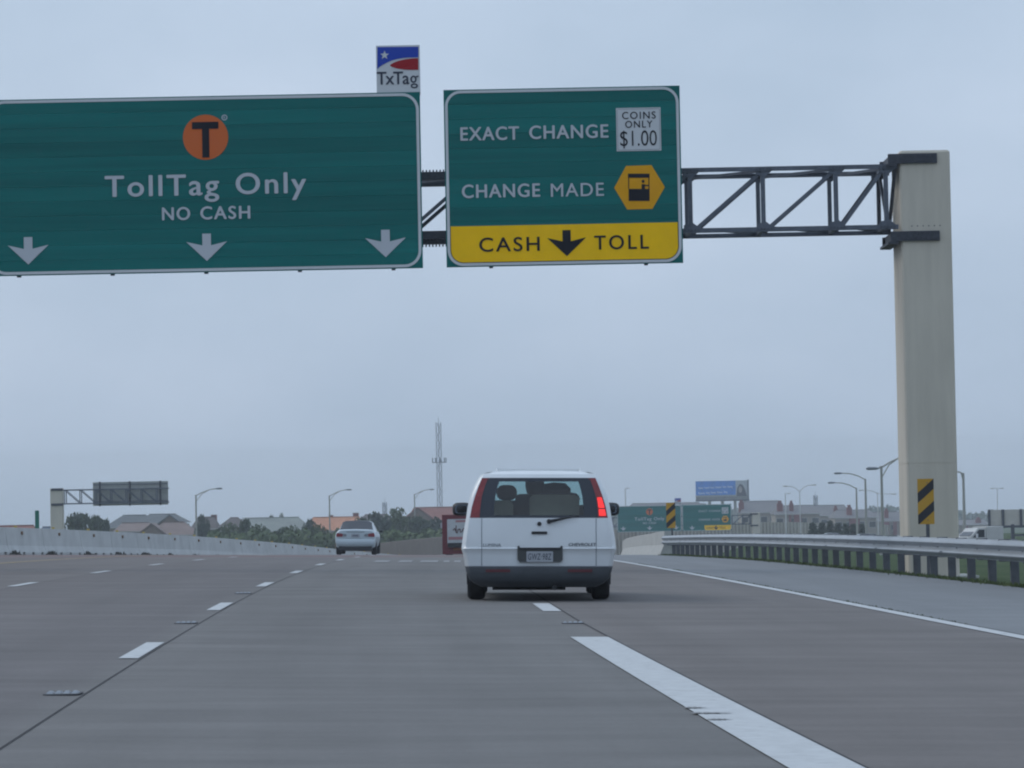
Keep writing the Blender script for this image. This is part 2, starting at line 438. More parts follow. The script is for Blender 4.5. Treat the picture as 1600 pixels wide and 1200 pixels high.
# worn bites out of the broad dash
for (pxa, pxb, py) in ((1070, 1106, 1108), (1080, 1150, 1116.5), (1106, 1146, 1126.5)):
    mb = MB(); pts = []
    for k in range(13):
        t = k / 12; a = at(pxa + (pxb - pxa) * t, py, 10); d = (a - CAM)
        hh = (1.1 + .6 * math.sin(k * 2.3 + py)) * math.sin(math.pi * min(1, t * .85 + .15)) * (1 - .45 * t)
        pts.append((pxa + (pxb - pxa) * t, py - hh, py + hh))
    def onroad(px, py):
        d = at(px, py, 10) - CAM; t = -CAM.z / (d.z + S * d.x); q = CAM + d * t; return (q.x, q.y, rz(q.x, q.y) + .011)
    for a, b in zip(pts, pts[1:]): mb.quad(onroad(a[0], a[2]), onroad(b[0], b[2]), onroad(b[0], b[1]), onroad(a[0], a[1]))
    mb.build('worn_patch', mat('bare worn pavement', (.25, .255, .26), .9, .25, 30), road, fix=False)
# painted letters on the lane ahead, seen edge-on
for a, b in ((580, 603), (618, 639), (652, 679), (688, 697), (704.5, 714.5)):
    Y = 83; o0 = px2x(a, Y) - cx(Y); o1 = px2x(b, Y) - cx(Y)
    strip('pavement_letter', (o0 + o1) / 2, o1 - o0, 81.2, 85.4, WORNP, .008, 2)

# raised markers between the dashes
PADM = mat('marker bitumen pad', (.085, .088, .095), .9, .3, 20)
BUTM = mat('marker button', (.18, .205, .235), .4, .1, 10)
def marker(o_, Y, label):
    X = cx(Y) + o_
    t = thing('road_marker', (X, Y, rz(X, Y) + .004), label, 'road marker', 'raised markers on the lane lines')
    MB().rbox((0, 0, .002), (.22, .30, .006), .05).build('pad', PADM, t)
    for k in range(4):
        x = -.075 + k * .05
        MB().ring([[(x - .02, -.07, .004), (x + .02, -.07, .004), (x + .02, .07, .004), (x - .02, .07, .004)],
                   [(x - .010, -.03, .018), (x + .010, -.03, .018), (x + .010, .03, .018), (x - .010, .03, .018)]], True).build('reflector', BUTM, t)
marker(-.12, 20.6, 'raised reflector cluster nearest the camera, on the left lane line')
marker(-.12, 33.4, 'raised reflector cluster between the first two dashes of the left lane line')
marker(LANE + .02, 33.4, 'raised reflector cluster between the broad white dash and the white minivan')
marker(-.12, 45.4, 'faint raised reflector cluster between the second and third dashes, left lane line')
marker(-LANE - .1, 45.5, 'raised reflector cluster by the dashes of the far left lane line')

# ---------------------------------------------------------------- concrete barrier on the left
b0 = Vector((cx(140) + bar(140), 140, rz(cx(140) + bar(140), 140)))
barrier = thing('concrete_barrier', b0, 'long pale concrete barrier with small reflectors curving along the left shoulder', 'barrier')
PROF = [(-.30, -.25), (.30, -.25), (.30, .09), (.185, .36), (.10, 1.07), (-.10, 1.07), (-.185, .36), (-.30, .09)]
PSLOT = [(-.30, -.25), (.10, -.25), (.10, .10), (.293, .105), (.185, .36), (.10, 1.07), (-.10, 1.07), (-.185, .36), (-.30, .09)]
def bpt(Y): X = cx(Y) + bar(Y); return Vector((X, Y, rz(X, Y)))
def barrier_x(Y): return 800 + F * (cx(Y) + bar(Y)) / Y
def solve_y(px):
    lo, hi = 60, 300
    for _ in range(50):
        m_ = (lo + hi) / 2
        if barrier_x(m_) < px: lo = m_
        else: hi = m_
    return lo
joints = [56] + [58 + 0 for _ in ()]
jy = [solve_y(p) for p in (0.1, 58, 117, 165, 206, 247, 287, 322, 355, 385, 412, 437, 460, 481, 500, 517)]
step = jy[1] - jy[0]
jy = [jy[0] - step * k for k in range(9, 0, -1)] + jy
while jy[-1] < 330: jy.append(jy[-1] + 9)
REFA = mat('amber reflector', (.17, .10, .05), .5); REFY = mat('yellow reflector', (.42, .30, .06), .5)
for i in range(len(jy) - 1):
    ya, yb = jy[i] + .025, jy[i + 1] - .025
    near = 110 < ya < 230
    mb = MB()
    cuts = [ya, yb]; kinds = [0]
    if near:
        nsl = 4; cuts = [ya]; kinds = []; Ls = yb - ya
        for k in range(nsl):
            c = ya + Ls * (k + .5) / nsl; cuts += [c - .22, c + .22]; kinds += [0, 1]
        cuts.append(yb); kinds.append(0)
    for (p, q, kd) in zip(cuts, cuts[1:], kinds):
        A, B = bpt(p) - b0, bpt(q) - b0; d = (bpt(yb) - bpt(ya)); d.z = 0; d.normalize(); rgt = Vector((d.y, -d.x, 0))
        pr = PSLOT if kd else PROF
        mb.ring([[P + rgt * u + Vector((0, 0, z)) for u, z in pr] for P in (A, B)], True)
    seg = mb.build('barrier_segment', BARC, barrier)
    if ya > 95:
        m_ = bpt(ya + (yb - ya) * .42) - b0; d = (bpt(yb) - bpt(ya)); d.z = 0; d.normalize(); rgt = Vector((d.y, -d.x, 0))
        c = m_ + rgt * .145 + Vector((0, 0, .86))
        MB().rbox(c, (.09, .20, .13), .03, 0).build('reflector', REFA, seg)
        c = m_ + Vector((0, 0, 1.115)) - d * .5
        MB().box(c, (.12, .10, .09)).build('top_reflector', REFY, seg)
# weeds and silt against the joints
mb = MB(); rnd = random.Random(3)
for i, y in enumerate(jy):
    if not 100 < y < 260: continue
    for k in range(110):
        dy = rnd.gauss(.5, .55); Y = y + dy; P = bpt(Y); u = .27 + abs(rnd.gauss(0, .10)); h = max(.02, .20 * math.exp(-(dy - .5) ** 2 / .5)) * rnd.uniform(.5, 1.1)
        a = rnd.uniform(0, 6.3); wd = .07
        p = P + Vector((u, 0, -.01)); e = Vector((math.cos(a) * wd, math.sin(a) * wd, 0))
        t_ = p + Vector((rnd.uniform(-.06, .06), rnd.uniform(-.08, .08), h))
        mb.poly([p - e, p + e, t_])
weeds = mb.build('weeds', mat('dry weeds and silt', (.085, .085, .075), .95), fix=False)
tag(weeds, 'dark weeds and silt gathered along the foot of the left barrier', 'weeds', kind='stuff')

# ---------------------------------------------------------------- guardrail on the right
g0v = Vector((cx(60) + rail(60), 60, rz(cx(60) + rail(60), 60) - .08))
guard = thing('guardrail', g0v, 'long galvanised corrugated guardrail on dark posts beside the right shoulder', 'guardrail')
def gpt(Y): X = cx(Y) + rail(Y); return Vector((X, Y, rz(X, Y) - .08))
WP = []
def wprof():      # W-beam: (toward the road, height)
    pts = []
    for k in range(25):
        z = -.156 + .312 * k / 24
        pts.append((.041 * (1 - math.cos(4 * math.pi * (k / 24))) * 1.0 - .0, z))
    return pts
WPR = wprof()
def add_beam(Y0, Y1, name='rail_beam'):
    rings = []
    for Y in frange(Y0, Y1, (Y1 - Y0) / 4):
        P = gpt(Y) - g0v; d = gpt(Y + .5) - gpt(Y - .5); d.z = 0; d.normalize(); rgt = Vector((d.y, -d.x, 0))
        fr = [P - rgt * (.10 + a) + Vector((0, 0, .60 + z)) for a, z in WPR]
        bk = [P - rgt * (.094 + a * .96) + Vector((0, 0, .60 + z)) for a, z in reversed(WPR)]
        rings.append(fr + bk)
    return MB().ring(rings, True).build(name, GALV, guard, sm=40)
SPC = 1.905
yy = 26.0; kk = 0
BEAMS = []
while yy < 118:
    e_ = min(yy + SPC * 4, 118.6)
    bmn = add_beam(yy, e_ + (.28 if e_ < 118 else 0)); BEAMS.append(bmn)
    # splice bolts
    for zz in (.53, .67):
        for k in (0, .1, .2):
            P = gpt(yy + .04 + k) - g0v
            MB().tube(P + Vector((-.155, 0, zz)), P + Vector((-.19, 0, zz)), .012, n=6).build('bolt', GALV, bmn)
    yy += SPC * 4
yy = 26.95
POSTS = []
while yy < 118:
    P = gpt(yy) - g0v
    pm = MB().rbox(P + Vector((.13, 0, .22)), (.13, .10, 1.04), .012)
    ob = pm.build('post', WOOD, guard)
    MB().rbox(P + Vector((-.02, 0, .595)), (.17, .10, .34), .012).build('blockout', WOOD, ob)
    MB().tube(P + Vector((-.10, 0, .60)), P + Vector((-.115, 0, .60)), .016, n=6).build('bolt', GALV, ob)
    yy += SPC
# bridge parapet that the guardrail runs into
p0v = Vector((cx(120) + rail(119), 119, rz(cx(120) + rail(119), 119)))
parapet = thing('bridge_parapet', p0v, 'pale concrete parapet with a sloped end where the guardrail stops', 'parapet')
PP = [(-.28, -.3), (.30, -.3), (.30, .0), (.14, .36), (.12, .84), (-.12, .84), (-.12, .4), (-.28, .1)]
def pring(Y, k=1.0, top=.84):
    X = cx(Y) + rail(Y) + .05; P = Vector((X, Y, rz(X, Y))) - p0v; d = Vector((2 * 2.12e-4 * Y - .05 + (rail(Y + 1) - rail(Y)), 1, 0)).normalized(); rgt = Vector((d.y, -d.x, 0))
    return [P - rgt * u * k + Vector((0, 0, z if z < .4 else z * top / .84)) for u, z in PP]
MB().ring([pring(118.4), pring(123), pring(128, top=.80)], True).build('end_block', CONC, parapet)
for a in range(128, 330, 12):
    MB().ring([pring(a + .02, top=.80), pring(a + 6, top=.80), pring(a + 11.98, top=.80)], True).build('parapet_segment', CONC, parapet)

# grass along the guardrail
mb = MB(); rnd = random.Random(5)
for k in range(15000):
    Y = 30 + 88 * rnd.random() ** 1.1; P = gpt(Y); o_ = rnd.choice((rnd.gauss(-.16, .07), rnd.gauss(-.1, .12), rnd.uniform(-.25, 3.5), rnd.uniform(-.2, .6)))
    X = P.x + o_; z = rz(X, Y) - .03 if o_ < 0 else gz(X, Y) - .02
    h = rnd.uniform(.03, .10); a = rnd.uniform(0, 6.3); e = Vector((math.cos(a), math.sin(a), 0)) * rnd.uniform(.012, .028)
    p = Vector((X, Y, z)); mb.poly([p - e, p + e, p + Vector((rnd.uniform(-.06, .06), rnd.uniform(-.06, .06), h))])
for k in range(420):                  # tufts in the joint along the edge line
    c = rnd.choice((34, 37.5, 41, 44.5, 47, 50, 53, 57, 61, 66, 70, 76)); Y = c + rnd.gauss(0, .9); X = cx(Y) + edge(Y) + .12 + rnd.gauss(0, .018)
    a = rnd.uniform(0, 6.3); e = Vector((math.cos(a), math.sin(a), 0)) * .012; p = Vector((X, Y, rz(X, Y)))
    mb.poly([p - e, p + e, p + Vector((rnd.uniform(-.02, .02), 0, rnd.uniform(.006, .022)))])
grass = mb.build('grass', GRASS, fix=False)
tag(grass, 'short green grass along the foot of the guardrail', 'grass', kind='stuff')
# earth verge sheet between the shoulder and the slope
verge = tag(sheet('grass_verge', frange(-30, 220, 4), lambda Y: [rail(Y) - .27, rail(Y) + .5, rail(Y) + 1.5, rail(Y) + 3.5], lambda X, Y: rz(X, Y) - .03 - .06 * max(0, X - cx(Y) - rail(Y)), GMAT, -.01, uv=False), 'grass verge under the guardrail', 'verge', kind='structure')

# ---------------------------------------------------------------- overhead sign gantry
GY = 69.0                                   # front plane of the truss
def make_gantry(label):
    """local frame: x across the road from the right pillar's left face, y away from the camera, z up from the pillar's foot"""
    P = at(1420.5, 890, GY)
    z0 = gz(P.x + .5, GY) - .1
    root = thing('sign_gantry', (P.x, GY, z0), label, 'sign gantry', 'sign gantries over the carriageway')
    top = at(1440, 234.5, GY).z - z0
    DEP, WID = 1.50, 1.03
    def pillar(x):
        c = .035
        def rg(z, i=0.0):
            x0, x1, y0, y1 = x + i, x + WID - i, i, DEP - i
            return [(x0 + c, y0, z), (x1 - c, y0, z), (x1, y0 + c, z), (x1, y1 - c, z), (x1 - c, y1, z), (x0 + c, y1, z), (x0, y1 - c, z), (x0, y0 + c, z)]
        o = MB().ring([rg(-1), rg(2.6), rg(2.6, .006), rg(2.62, .006), rg(2.62), rg(top - .04), rg(top, .03)], True).build('pillar', PILC, root)
        MB().rbox((x + WID / 2, DEP / 2, .02), (WID + .7, DEP + .7, .6), .05).build('footing', CONC, o)
        for k in range(6):   # tie holes under the lower bracket row
            MB().tube((x + .22 + k * .115, -.004, top - 1.55), (x + .22 + k * .115, .02, top - 1.55), .014, n=6).build('anchor_bolt', STEEL2, o)
        return o
    LX = -23.0
    pr = pillar(0); pl = pillar(LX - WID)
    zt = at(1200, 260, GY).z - z0; zb = at(1200, 361.5, GY).z - z0
    yf, yb = .0, DEP
    # chords: front and back, top and bottom (angles)
    for z, sv in ((zt, -1), (zb, 1)):
        for y, su in ((yf, 1), (yb, -1)):
            MB().angle((LX + .05, y, z), (-.05, y, z), .092, .02, (0, su, 0), (0, 0, sv)).build('chord', STEEL, root)
    # panel points
    nodes = [-.33]
    for q in (1303, 1189): nodes.append(at(q, 300, GY).x - P.x)
    pan = nodes[1] - nodes[2]
    while nodes[-1] - pan > LX + .4: nodes.append(nodes[-1] - pan)
    rnd = random.Random(2)
    for i, x in enumerate(nodes):
        for y, s in ((yf, 1), (yb, -1)):
            MB().angle((x, y + s * .03, zb), (x, y + s * .03, zt), .09, .016, (1, 0, 0), (0, s, 0)).build('vertical', STEEL, root)
            for z, sz in ((zt, -1), (zb, 1)):      # gusset plates with bolts
                g = MB().prism([(x - .10, z), (x + .22, z), (x + .22, z + sz * .10), (x + .10, z + sz * .20), (x - .10, z + sz * .16)], y + s * .022, y + s * .034).build('gusset', STEEL, root)
                if y == yf and i < 5:
                    mbb = MB()
                    for k in range(5): mbb.tube((x - .08 + k * .07, y - .03, z + sz * .05), (x - .08 + k * .07, y + .05, z + sz * .05), .013, n=6)
                    mbb.build('bolts', STEEL2, g)
        MB().angle((x, yf, zt - .03), (x, yb, zt - .03), .07, .012, (1, 0, 0), (0, 0, -1)).build('cross_strut', STEEL, root)
        MB().angle((x, yf, zb + .03), (x, yb, zb + .03), .07, .012, (1, 0, 0), (0, 0, 1)).build('cross_strut', STEEL, root)
        if i + 1 < len(nodes):
            x2 = nodes[i + 1]
            for y, s in ((yf, 1), (yb, -1)):
                MB().angle((x2 + .14, y + s * .05, zb + .12), (x - .06, y + s * .05, zt - .12), .075, .014, (.75, 0, -.66), (0, s, 0)).build('diagonal', STEEL, root)
            MB().angle((x, yf, zt - .06), (x2, yb, zt - .06), .06, .01, (0, 1, 0), (0, 0, -1)).build('lacing', STEEL, root)
            MB().angle((x, yb, zb + .06), (x2, yf, zb + .06), .06, .01, (0, 1, 0), (0, 0, 1)).build('lacing', STEEL, root)
    # sway brace at the end, chord splices, pillar brackets
    MB().angle((-.30, yf, zb), (-.30, yb, zt), .07, .012, (1, 0, 0), (0, 0, 1)).build('end_brace', STEEL, root)
    MB().angle((-.12, yb, zb), (-.12, yf, zt), .07, .012, (1, 0, 0), (0, 0, 1)).build('end_brace', STEEL, root)
    sx = at(677, 275, GY).x - P.x
    for z, sz in ((zt, 1), (zb, -1)):
        for y in (yf, yb):
            sp = MB().box((sx, y + (.06 if y == yf else -.06), z - sz * .06), (.62, .17, .16)).build('splice_plate', STEEL2, root)
            mbb = MB()
            for k in range(9): mbb.tube((sx - .28 + k * .07, y + .05, z), (sx - .28 + k * .07, y + .05, z + sz * .065), .016, n=6)
            mbb.build('bolts', STEEL2, sp)
    for (za, xa, xb) in ((at(1420, 248, GY).z - z0, -.24, .76), (at(1420, 369, GY).z - z0, -.22, .78)):
        for y in (-.03, DEP + .03):
            br = MB().rbox(((xa + xb) / 2, y, za), (xb - xa, .05, .20), .01, 1).build('bracket', STEEL2, root)
            for k in range(7):
                for q in (-.055, .055):
                    MB().tube((.04 + k * .10, y, za + q), (.04 + k * .10, y + (-.055 if y < 0 else .055), za + q), .02, n=6).build('bolt', STEEL2, br)
        MB().box((-.16, DEP / 2, za - .13), (.22, DEP + .1, .05)).build('bearing_seat', STEEL2, root)
        MB().box((-.10, DEP / 2, za), (.14, DEP - .1, .20)).build('bearing_seat', STEEL2, root)
    return root, P
gantry, GP = make_gantry('near sign gantry: tall pale concrete pillar carrying a dark steel truss')

# ---------------------------------------------------------------- sign faces
SY = GY - .42                               # sign faces hang in front of the truss
MPP = SY / F
class Face:
    """local metres on a sign from photograph pixels; origin px (ox, oy)"""
    def __init__(s, ox, oy): s.ox, s.oy = ox, oy; s.c, s.s = math.cos(ROLL), math.sin(ROLL)
    def p(s, px, py):
        dx, dy = (px - s.ox) * MPP, (s.oy - py) * MPP
        return (s.c * dx + s.s * dy, -s.s * dx + s.c * dy)
def rrect(x0, x1, z0, z1, r, corners=(1, 1, 1, 1), n=8):
    """rounded rectangle, corners: tr, tl, bl, br"""
    pts = []
    for (qx, qz, st), on in zip(((x1, z1, 0), (x0, z1, 90), (x0, z0, 180), (x1, z0, 270)), corners):
        if not on: pts.append((qx, qz)); continue
        ax = qx - r if qx == x1 else qx + r; az = qz - r if qz == z1 else qz + r
        for k in range(n + 1):
            a = R(st + 90 * k / n); pts.append((ax + r * math.cos(a), az + r * math.sin(a)))
    return pts
def flat(pts, y): return MB().poly([(x, y, z) for x, z in pts])
def band(outer, inner, y):
    mb = MB(); n = len(outer)
    for k in range(n):
        a, b, c, d = outer[k], outer[(k + 1) % n], inner[(k + 1) % n], inner[k]
        mb.quad((a[0], y, a[1]), (b[0], y, b[1]), (c[0], y, c[1]), (d[0], y, d[1]))
    return mb
def facing(o):      # make flat print face the traffic
    for p in o.data.polygons:
        if p.normal.y > 0: p.flip()
    return o
L1, L2, L3 = -.008, -.016, -.024
def planks(root, x0, x1, H, n=12):
    """the blank: extruded planks stacked with fine joints"""
    rnd = random.Random(int(H * 100 + x1 * 10)); hp = H / n
    for k in range(n):
        z = -H / 2 + (k + .5) * hp; tl_ = rnd.uniform(-.004, .004)
        MB().ring([[(x, .002 + tl_, z - hp / 2 + .0015), (x, .002 - tl_, z + hp / 2 - .0015), (x, .055, z + hp / 2 - .0015), (x, .055, z - hp / 2 + .0015)] for x in (x0, x1)], True).build('panel_plank', GREEN, root)
def sign_blank(root, W, H, r=.34):
    hw, hh = W / 2, H / 2
    planks(root, -hw, hw, H)
    facing(band(rrect(-hw + .025, hw - .025, -hh + .022, hh - .022, r), rrect(-hw + .082, hw - .082, -hh + .078, hh - .078, r - .057), L1).build('border', SIGNW, root, fix=False))
    for x in [(-hw + .6) + (W - 1.2) * k / max(1, round(W / 2.1)) for k in range(round(W / 2.1) + 1)]:
        MB().box((x, .11, -.02), (.08, .10, H + .012)).build('hanger_beam', STEEL, root)
    return root
ARW = [(-6.75, 22), (6.75, 22), (6.75, 3.5), (32, 9.5), (0, -21), (-32, 9.5), (-6.75, 3.5)]
def arrow(root, f, px, py, m, name='arrow', y=L2, k=1.0):
    x0, z0 = f.p(px, py)
    facing(flat([(x0 + a * MPP * k, z0 + b * MPP * k) for a, b in ARW], y).build(name, m, root, fix=False))
def words(root, f, txt, xa, xb, base, cap, m, **k):
    (x0, z0), (x1, z1) = f.p(xa, base), f.p(xb, base)
    _, zb = f.p((xa + xb) / 2, base)
    return lettering(txt, root, x0, x1, z0, cap * MPP, k.pop('y', L2), m, **k)
def ell(cx_, cz, rx, rz_, n=32, a0=0, a1=360):
    return [(cx_ + rx * math.cos(R(a0 + (a1 - a0) * k / n)), cz + rz_ * math.sin(R(a0 + (a1 - a0) * k / n))) for k in range(n if a1 - a0 == 360 else n + 1)]

def toll_sign(loc, label):
    f = Face(319.5, 287.5)
    t = thing('overhead_sign', loc, label, 'road sign', 'green overhead toll signs')
    W, H = 680 * MPP, 277 * MPP
    sign_blank(t, W, H)
    (a, b) = f.p(321, 214); r = 35.6 * MPP
    facing(flat(ell(a, b, r, r), L1).build('round_emblem', ORANGE, t, fix=False))
    k = MPP
    T = [(-21, 24), (20.5, 24), (20.5, 13), (5.8, 13), (5.8, -32), (-5.4, -32), (-5.4, 13), (-21, 13)]
    facing(flat([(a + p * k, b + q * k) for p, q in T], L2).build('emblem_letter', SIGNK, t, fix=False))
    (a2, b2) = f.p(350.5, 183)
    facing(band(ell(a2, b2, 4.6 * k, 4.6 * k, 16), ell(a2, b2, 3.1 * k, 3.1 * k, 16), L1).build('registered_mark', SIGNG, t, fix=False))
    lettering('R', t, a2 - 1.3 * k, a2 + 1.5 * k, b2 - 2 * k, 4 * k, L1, SIGNG, name='registered_mark')
    words(t, f, 'TollTag', 164.5, 342, 307.6, 32, SIGNG, bold=.016, space=1.16)
    words(t, f, 'Only', 369.5, 478.5, 303.2, 32, SIGNG, bold=.016, space=1.16)
    words(t, f, 'NO', 254, 297, 344.4, 19.5, SIGNG, bold=.02, space=1.15)
    words(t, f, 'CASH', 314, 391, 343, 19.5, SIGNG, bold=.02, space=1.18)
    for px, py in ((44, 393), (323.5, 387.5), (603.5, 381.5)): arrow(t, f, px, py, SIGNG)
    return t
def cash_sign(loc, label, wide=False):
    f = Face(880, 275.5)
    t = thing('overhead_sign', loc, label, 'road sign', 'green overhead toll signs')
    W, H = 370.5 * MPP, 279 * MPP
    hw, hh = W / 2, H / 2
    off = 75 * MPP      # the distant sign has a second arrow on its wider left half
    xl = -hw if not wide else -hw - 2 * off
    planks(t, xl, hw, H)
    facing(band(rrect(xl + .025, hw - .025, -hh + .022, hh - .022, .32), rrect(xl + .08, hw - .08, -hh + .076, hh - .076, .265), L1).build('border', SIGNW, t, fix=False))
    for x in (xl + .9, hw - .75): MB().box((x, .11, -.02), (.08, .10, H + .012)).build('hanger_beam', STEEL, t)
    words(t, f, 'EXACT', 719.6, 810.5, 219.3, 20.3, SIGNG, bold=.018, space=1.12)
    words(t, f, 'CHANGE', 827.5, 950.5, 216.8, 20.3, SIGNG, bold=.018, space=1.12)
    words(t, f, 'CHANGE', 722, 843.5, 309.6, 20.3, SIGNG, bold=.018, space=1.12)
    words(t, f, 'MADE', 861, 943.7, 307.6, 20.3, SIGNG, bold=.006, space=1.12)
    # fare plate
    (a, b), (c, d) = f.p(964, 236.3), f.p(1032.5, 167)
    pl = facing(flat([(a, b), (c, b), (c, d), (a, d)], L1).build('fare_plate', SIGNW, t, fix=False))
    facing(band(rrect(a + .02, c - .02, b + .02, d - .02, .03), rrect(a + .028, c - .028, b + .028, d - .028, .025), L2).build('plate_line', mat('grey print line', (.25, .26, .28), .6), pl, fix=False))
    words(pl, f, 'COINS', 972.5, 1025, 185.6, 11, SIGNK, bold=.008, space=1.2)
    words(pl, f, 'ONLY', 977.5, 1020, 199.3, 10.6, SIGNK, bold=.008, space=1.2)
    words(pl, f, '$1.00', 969.5, 1027, 227.8, 23.5, SIGNK, bold=-.004, space=1.0)
    # hexagon with a toll booth
    hx = [f.p(560 + q / 2.963, 50 + e / 2.963) for q, e in ((1240, 620), (1358, 616), (1420, 718), (1362, 820), (1245, 823), (1185, 722))]
    h0 = facing(flat(hx, L1).build('hexagon_plate', HEXY, t, fix=False))
    def Z(q, e): return f.p(560 + q / 2.963, 50 + e / 2.963)
    def rect(q0, e0, q1, e1, nm='booth_symbol'):
        p = [Z(q0, e0), Z(q1, e0), Z(q1, e1), Z(q0, e1)]; facing(flat(p, L2).build(nm, SIGNK, h0, fix=False))
    rect(1249, 656, 1349, 675); rect(1250, 675, 1254, 727); rect(1344, 675, 1348, 727); rect(1252, 727, 1349, 783)
    rect(1312, 705, 1328, 727, 'attendant_symbol'); rect(1328, 708, 1344, 714, 'attendant_symbol')
    q = Z(1319, 692); facing(flat(ell(q[0], q[1], 2.3 * MPP, 2.6 * MPP, 14), L2).build('attendant_symbol', SIGNK, h0, fix=False))
    # yellow cash panel
    zt = f.p(880, 351)[1]; x0, x1 = -hw + .07, hw - .07
    if wide: zt = -hh + .75; x0 = -hw * .55
    yp = facing(flat(rrect(x0, x1, -hh + .07, zt, .27, (0, 0, 1, 1)), -.012).build('cash_panel', SIGNY, t, fix=False))
    facing(band(rrect(xl + .025 if not wide else x0, hw - .025, -hh + .022, zt, .32, (0, 0, 1, 1)), rrect(x0 + .012, x1 - .012, -hh + .078, zt - .001, .265, (0, 0, 1, 1)), -.014).build('panel_edge', SIGNW, yp, fix=False)) if not wide else None
    if not wide:
        facing(band(rrect(x0 + .012, x1 - .012, -hh + .078, zt - .001, .265, (0, 0, 1, 1)), rrect(x0 + .026, x1 - .026, -hh + .092, zt - .001, .25, (0, 0, 1, 1)), -.018).build('panel_line', SIGNK, yp, fix=False))
        words(yp, f, 'CASH', 749, 843, 394, 21.5, SIGNK, bold=.010, space=1.2, y=-.022)
        words(yp, f, 'TOLL', 929, 1014, 390.6, 21.5, SIGNK, bold=.010, space=1.25, y=-.022)
        arrow(yp, f, 885.5, 381, SIGNK, y=-.022, k=.95)
    else:
        lettering('CASH', yp, x0 + .25, x0 + 1.15, -hh + .25, .27, -.03, SIGNK, bold=.002)
        lettering('TOLL', yp, x0 + 2.0, x0 + 2.9, -hh + .25, .27, -.03, SIGNK, bold=.002)
        m = (x0 + 1.57, -hh + .38)
        facing(flat([(m[0] + a * MPP, m[1] + b * MPP) for a, b in ARW], -.03).build('arrow', SIGNK, yp, fix=False))
        facing(flat([(-hw - .62 + a * MPP, -hh + .42 + b * MPP) for a, b in ARW], L2).build('arrow', SIGNG, t, fix=False))
    return t
toll = toll_sign(at(319.5, 287.5, SY), 'wide green toll lane sign with round orange emblem and three white arrows, near gantry')
cash = cash_sign(at(880, 275.5, SY), 'green change sign with hexagon and yellow cash strip, on the near gantry')

def tag_sign(loc, label):
    """small square placard with star, blue field and red sweep"""
    f = Face(621, 106)
    t = thing('placard', loc, label, 'placard', 'square placards on top of the signs')
    def Z(q, e): return f.p(560 + q / 10, 60 + e / 10)
    (x0, z1) = Z(272, 112); (x1, _) = Z(958, 105); z0 = Z(600, 850)[1]
    MB().box(((x0 + x1) / 2, .02, (z0 + z1) / 2 - .03), (x1 - x0, .04, z1 - z0 + .06)).build('plate', SIGNW, t)
    def sh(pts, m, y, nm): facing(flat([Z(*p) for p in pts], y).build(nm, m, t, fix=False))
    curve = [(295, 480), (330, 445), (380, 410), (440, 380), (520, 345), (610, 320), (700, 305), (800, 297), (938, 295)]
    sh([(295, 135), (938, 128)] + list(reversed(curve)), SBLUE, L1, 'blue_field')
    st = []
    for k in range(10):
        r = 74 if k % 2 == 0 else 30; a = R(-90 + 36 * k); st.append((408 + r * math.cos(a), 262 + r * math.sin(a)))
    sh(st, SIGNW, L2, 'star')
    sw = [(938, 308), (830, 312), (720, 328), (620, 352), (550, 380), (500, 410), (492, 425), (520, 445), (600, 470), (720, 488), (840, 493), (938, 492)]
    sh(sw, SRED, L1, 'red_sweep')
    a, b = Z(290, 722), Z(815, 718)
    k = MPP / 10
    DK = mat('dark blue print', (.012, .022, .05), .6)
    lettering('TxTa', t, Z(290, 722)[0], Z(795, 715)[0], (Z(290, 722)[1] + Z(795, 715)[1]) / 2, 19.6 * MPP, L1, DK, bold=.012, space=.9)
    # two-storey g
    c = Z(862, 640)
    facing(band(ell(c[0], c[1], 50 * k, 58 * k, 18), ell(c[0], c[1], 24 * k, 34 * k, 18), L1).build('lettering', DK, t, fix=False))
    c = Z(875, 745)
    facing(band(ell(c[0], c[1], 58 * k, 40 * k, 18), ell(c[0], c[1], 32 * k, 18 * k, 18), L1).build('lettering', DK, t, fix=False))
    e = [Z(900, 590), Z(940, 580), Z(940, 605), Z(905, 610)]
    facing(flat(e, L2).build('lettering', DK, t, fix=False))
    MB().box(((x0 + x1) / 2, .08, z0 - .25), (.08, .08, (z1 - z0) * 1.5)).build('mounting_post', STEEL, t)
    return t
plac = tag_sign(at(621, 106, SY + .02), 'square blue, red and white placard with a star, above the near wide sign')

# the same gantry again 400 m farther on, past the crest
FY = 466.0
fx = at(1176, 820, FY)
gz2 = at(1181, 801, FY).z - (at(1440, 234.5, GY).z - gantry.location.z)
far_g = copy_tree(gantry, (fx.x, FY, gz2), 'far sign gantry beyond the crest, behind the small green signs')
dz = fx - GP
def far_loc(o, px, py): return at(px, py, FY - .5)
c = copy_tree(toll, far_loc(toll, 1014.5, 810.5), 'distant green sign with orange emblem, partly behind the striped marker')
tw = cash_sign(far_loc(cash, 1115.5, 808.5), 'distant green change sign with short yellow strip, under the billboard', wide=True)
c = copy_tree(plac, far_loc(plac, 1059, 783.5), 'tiny distant placard above the gap between the two far green signs')

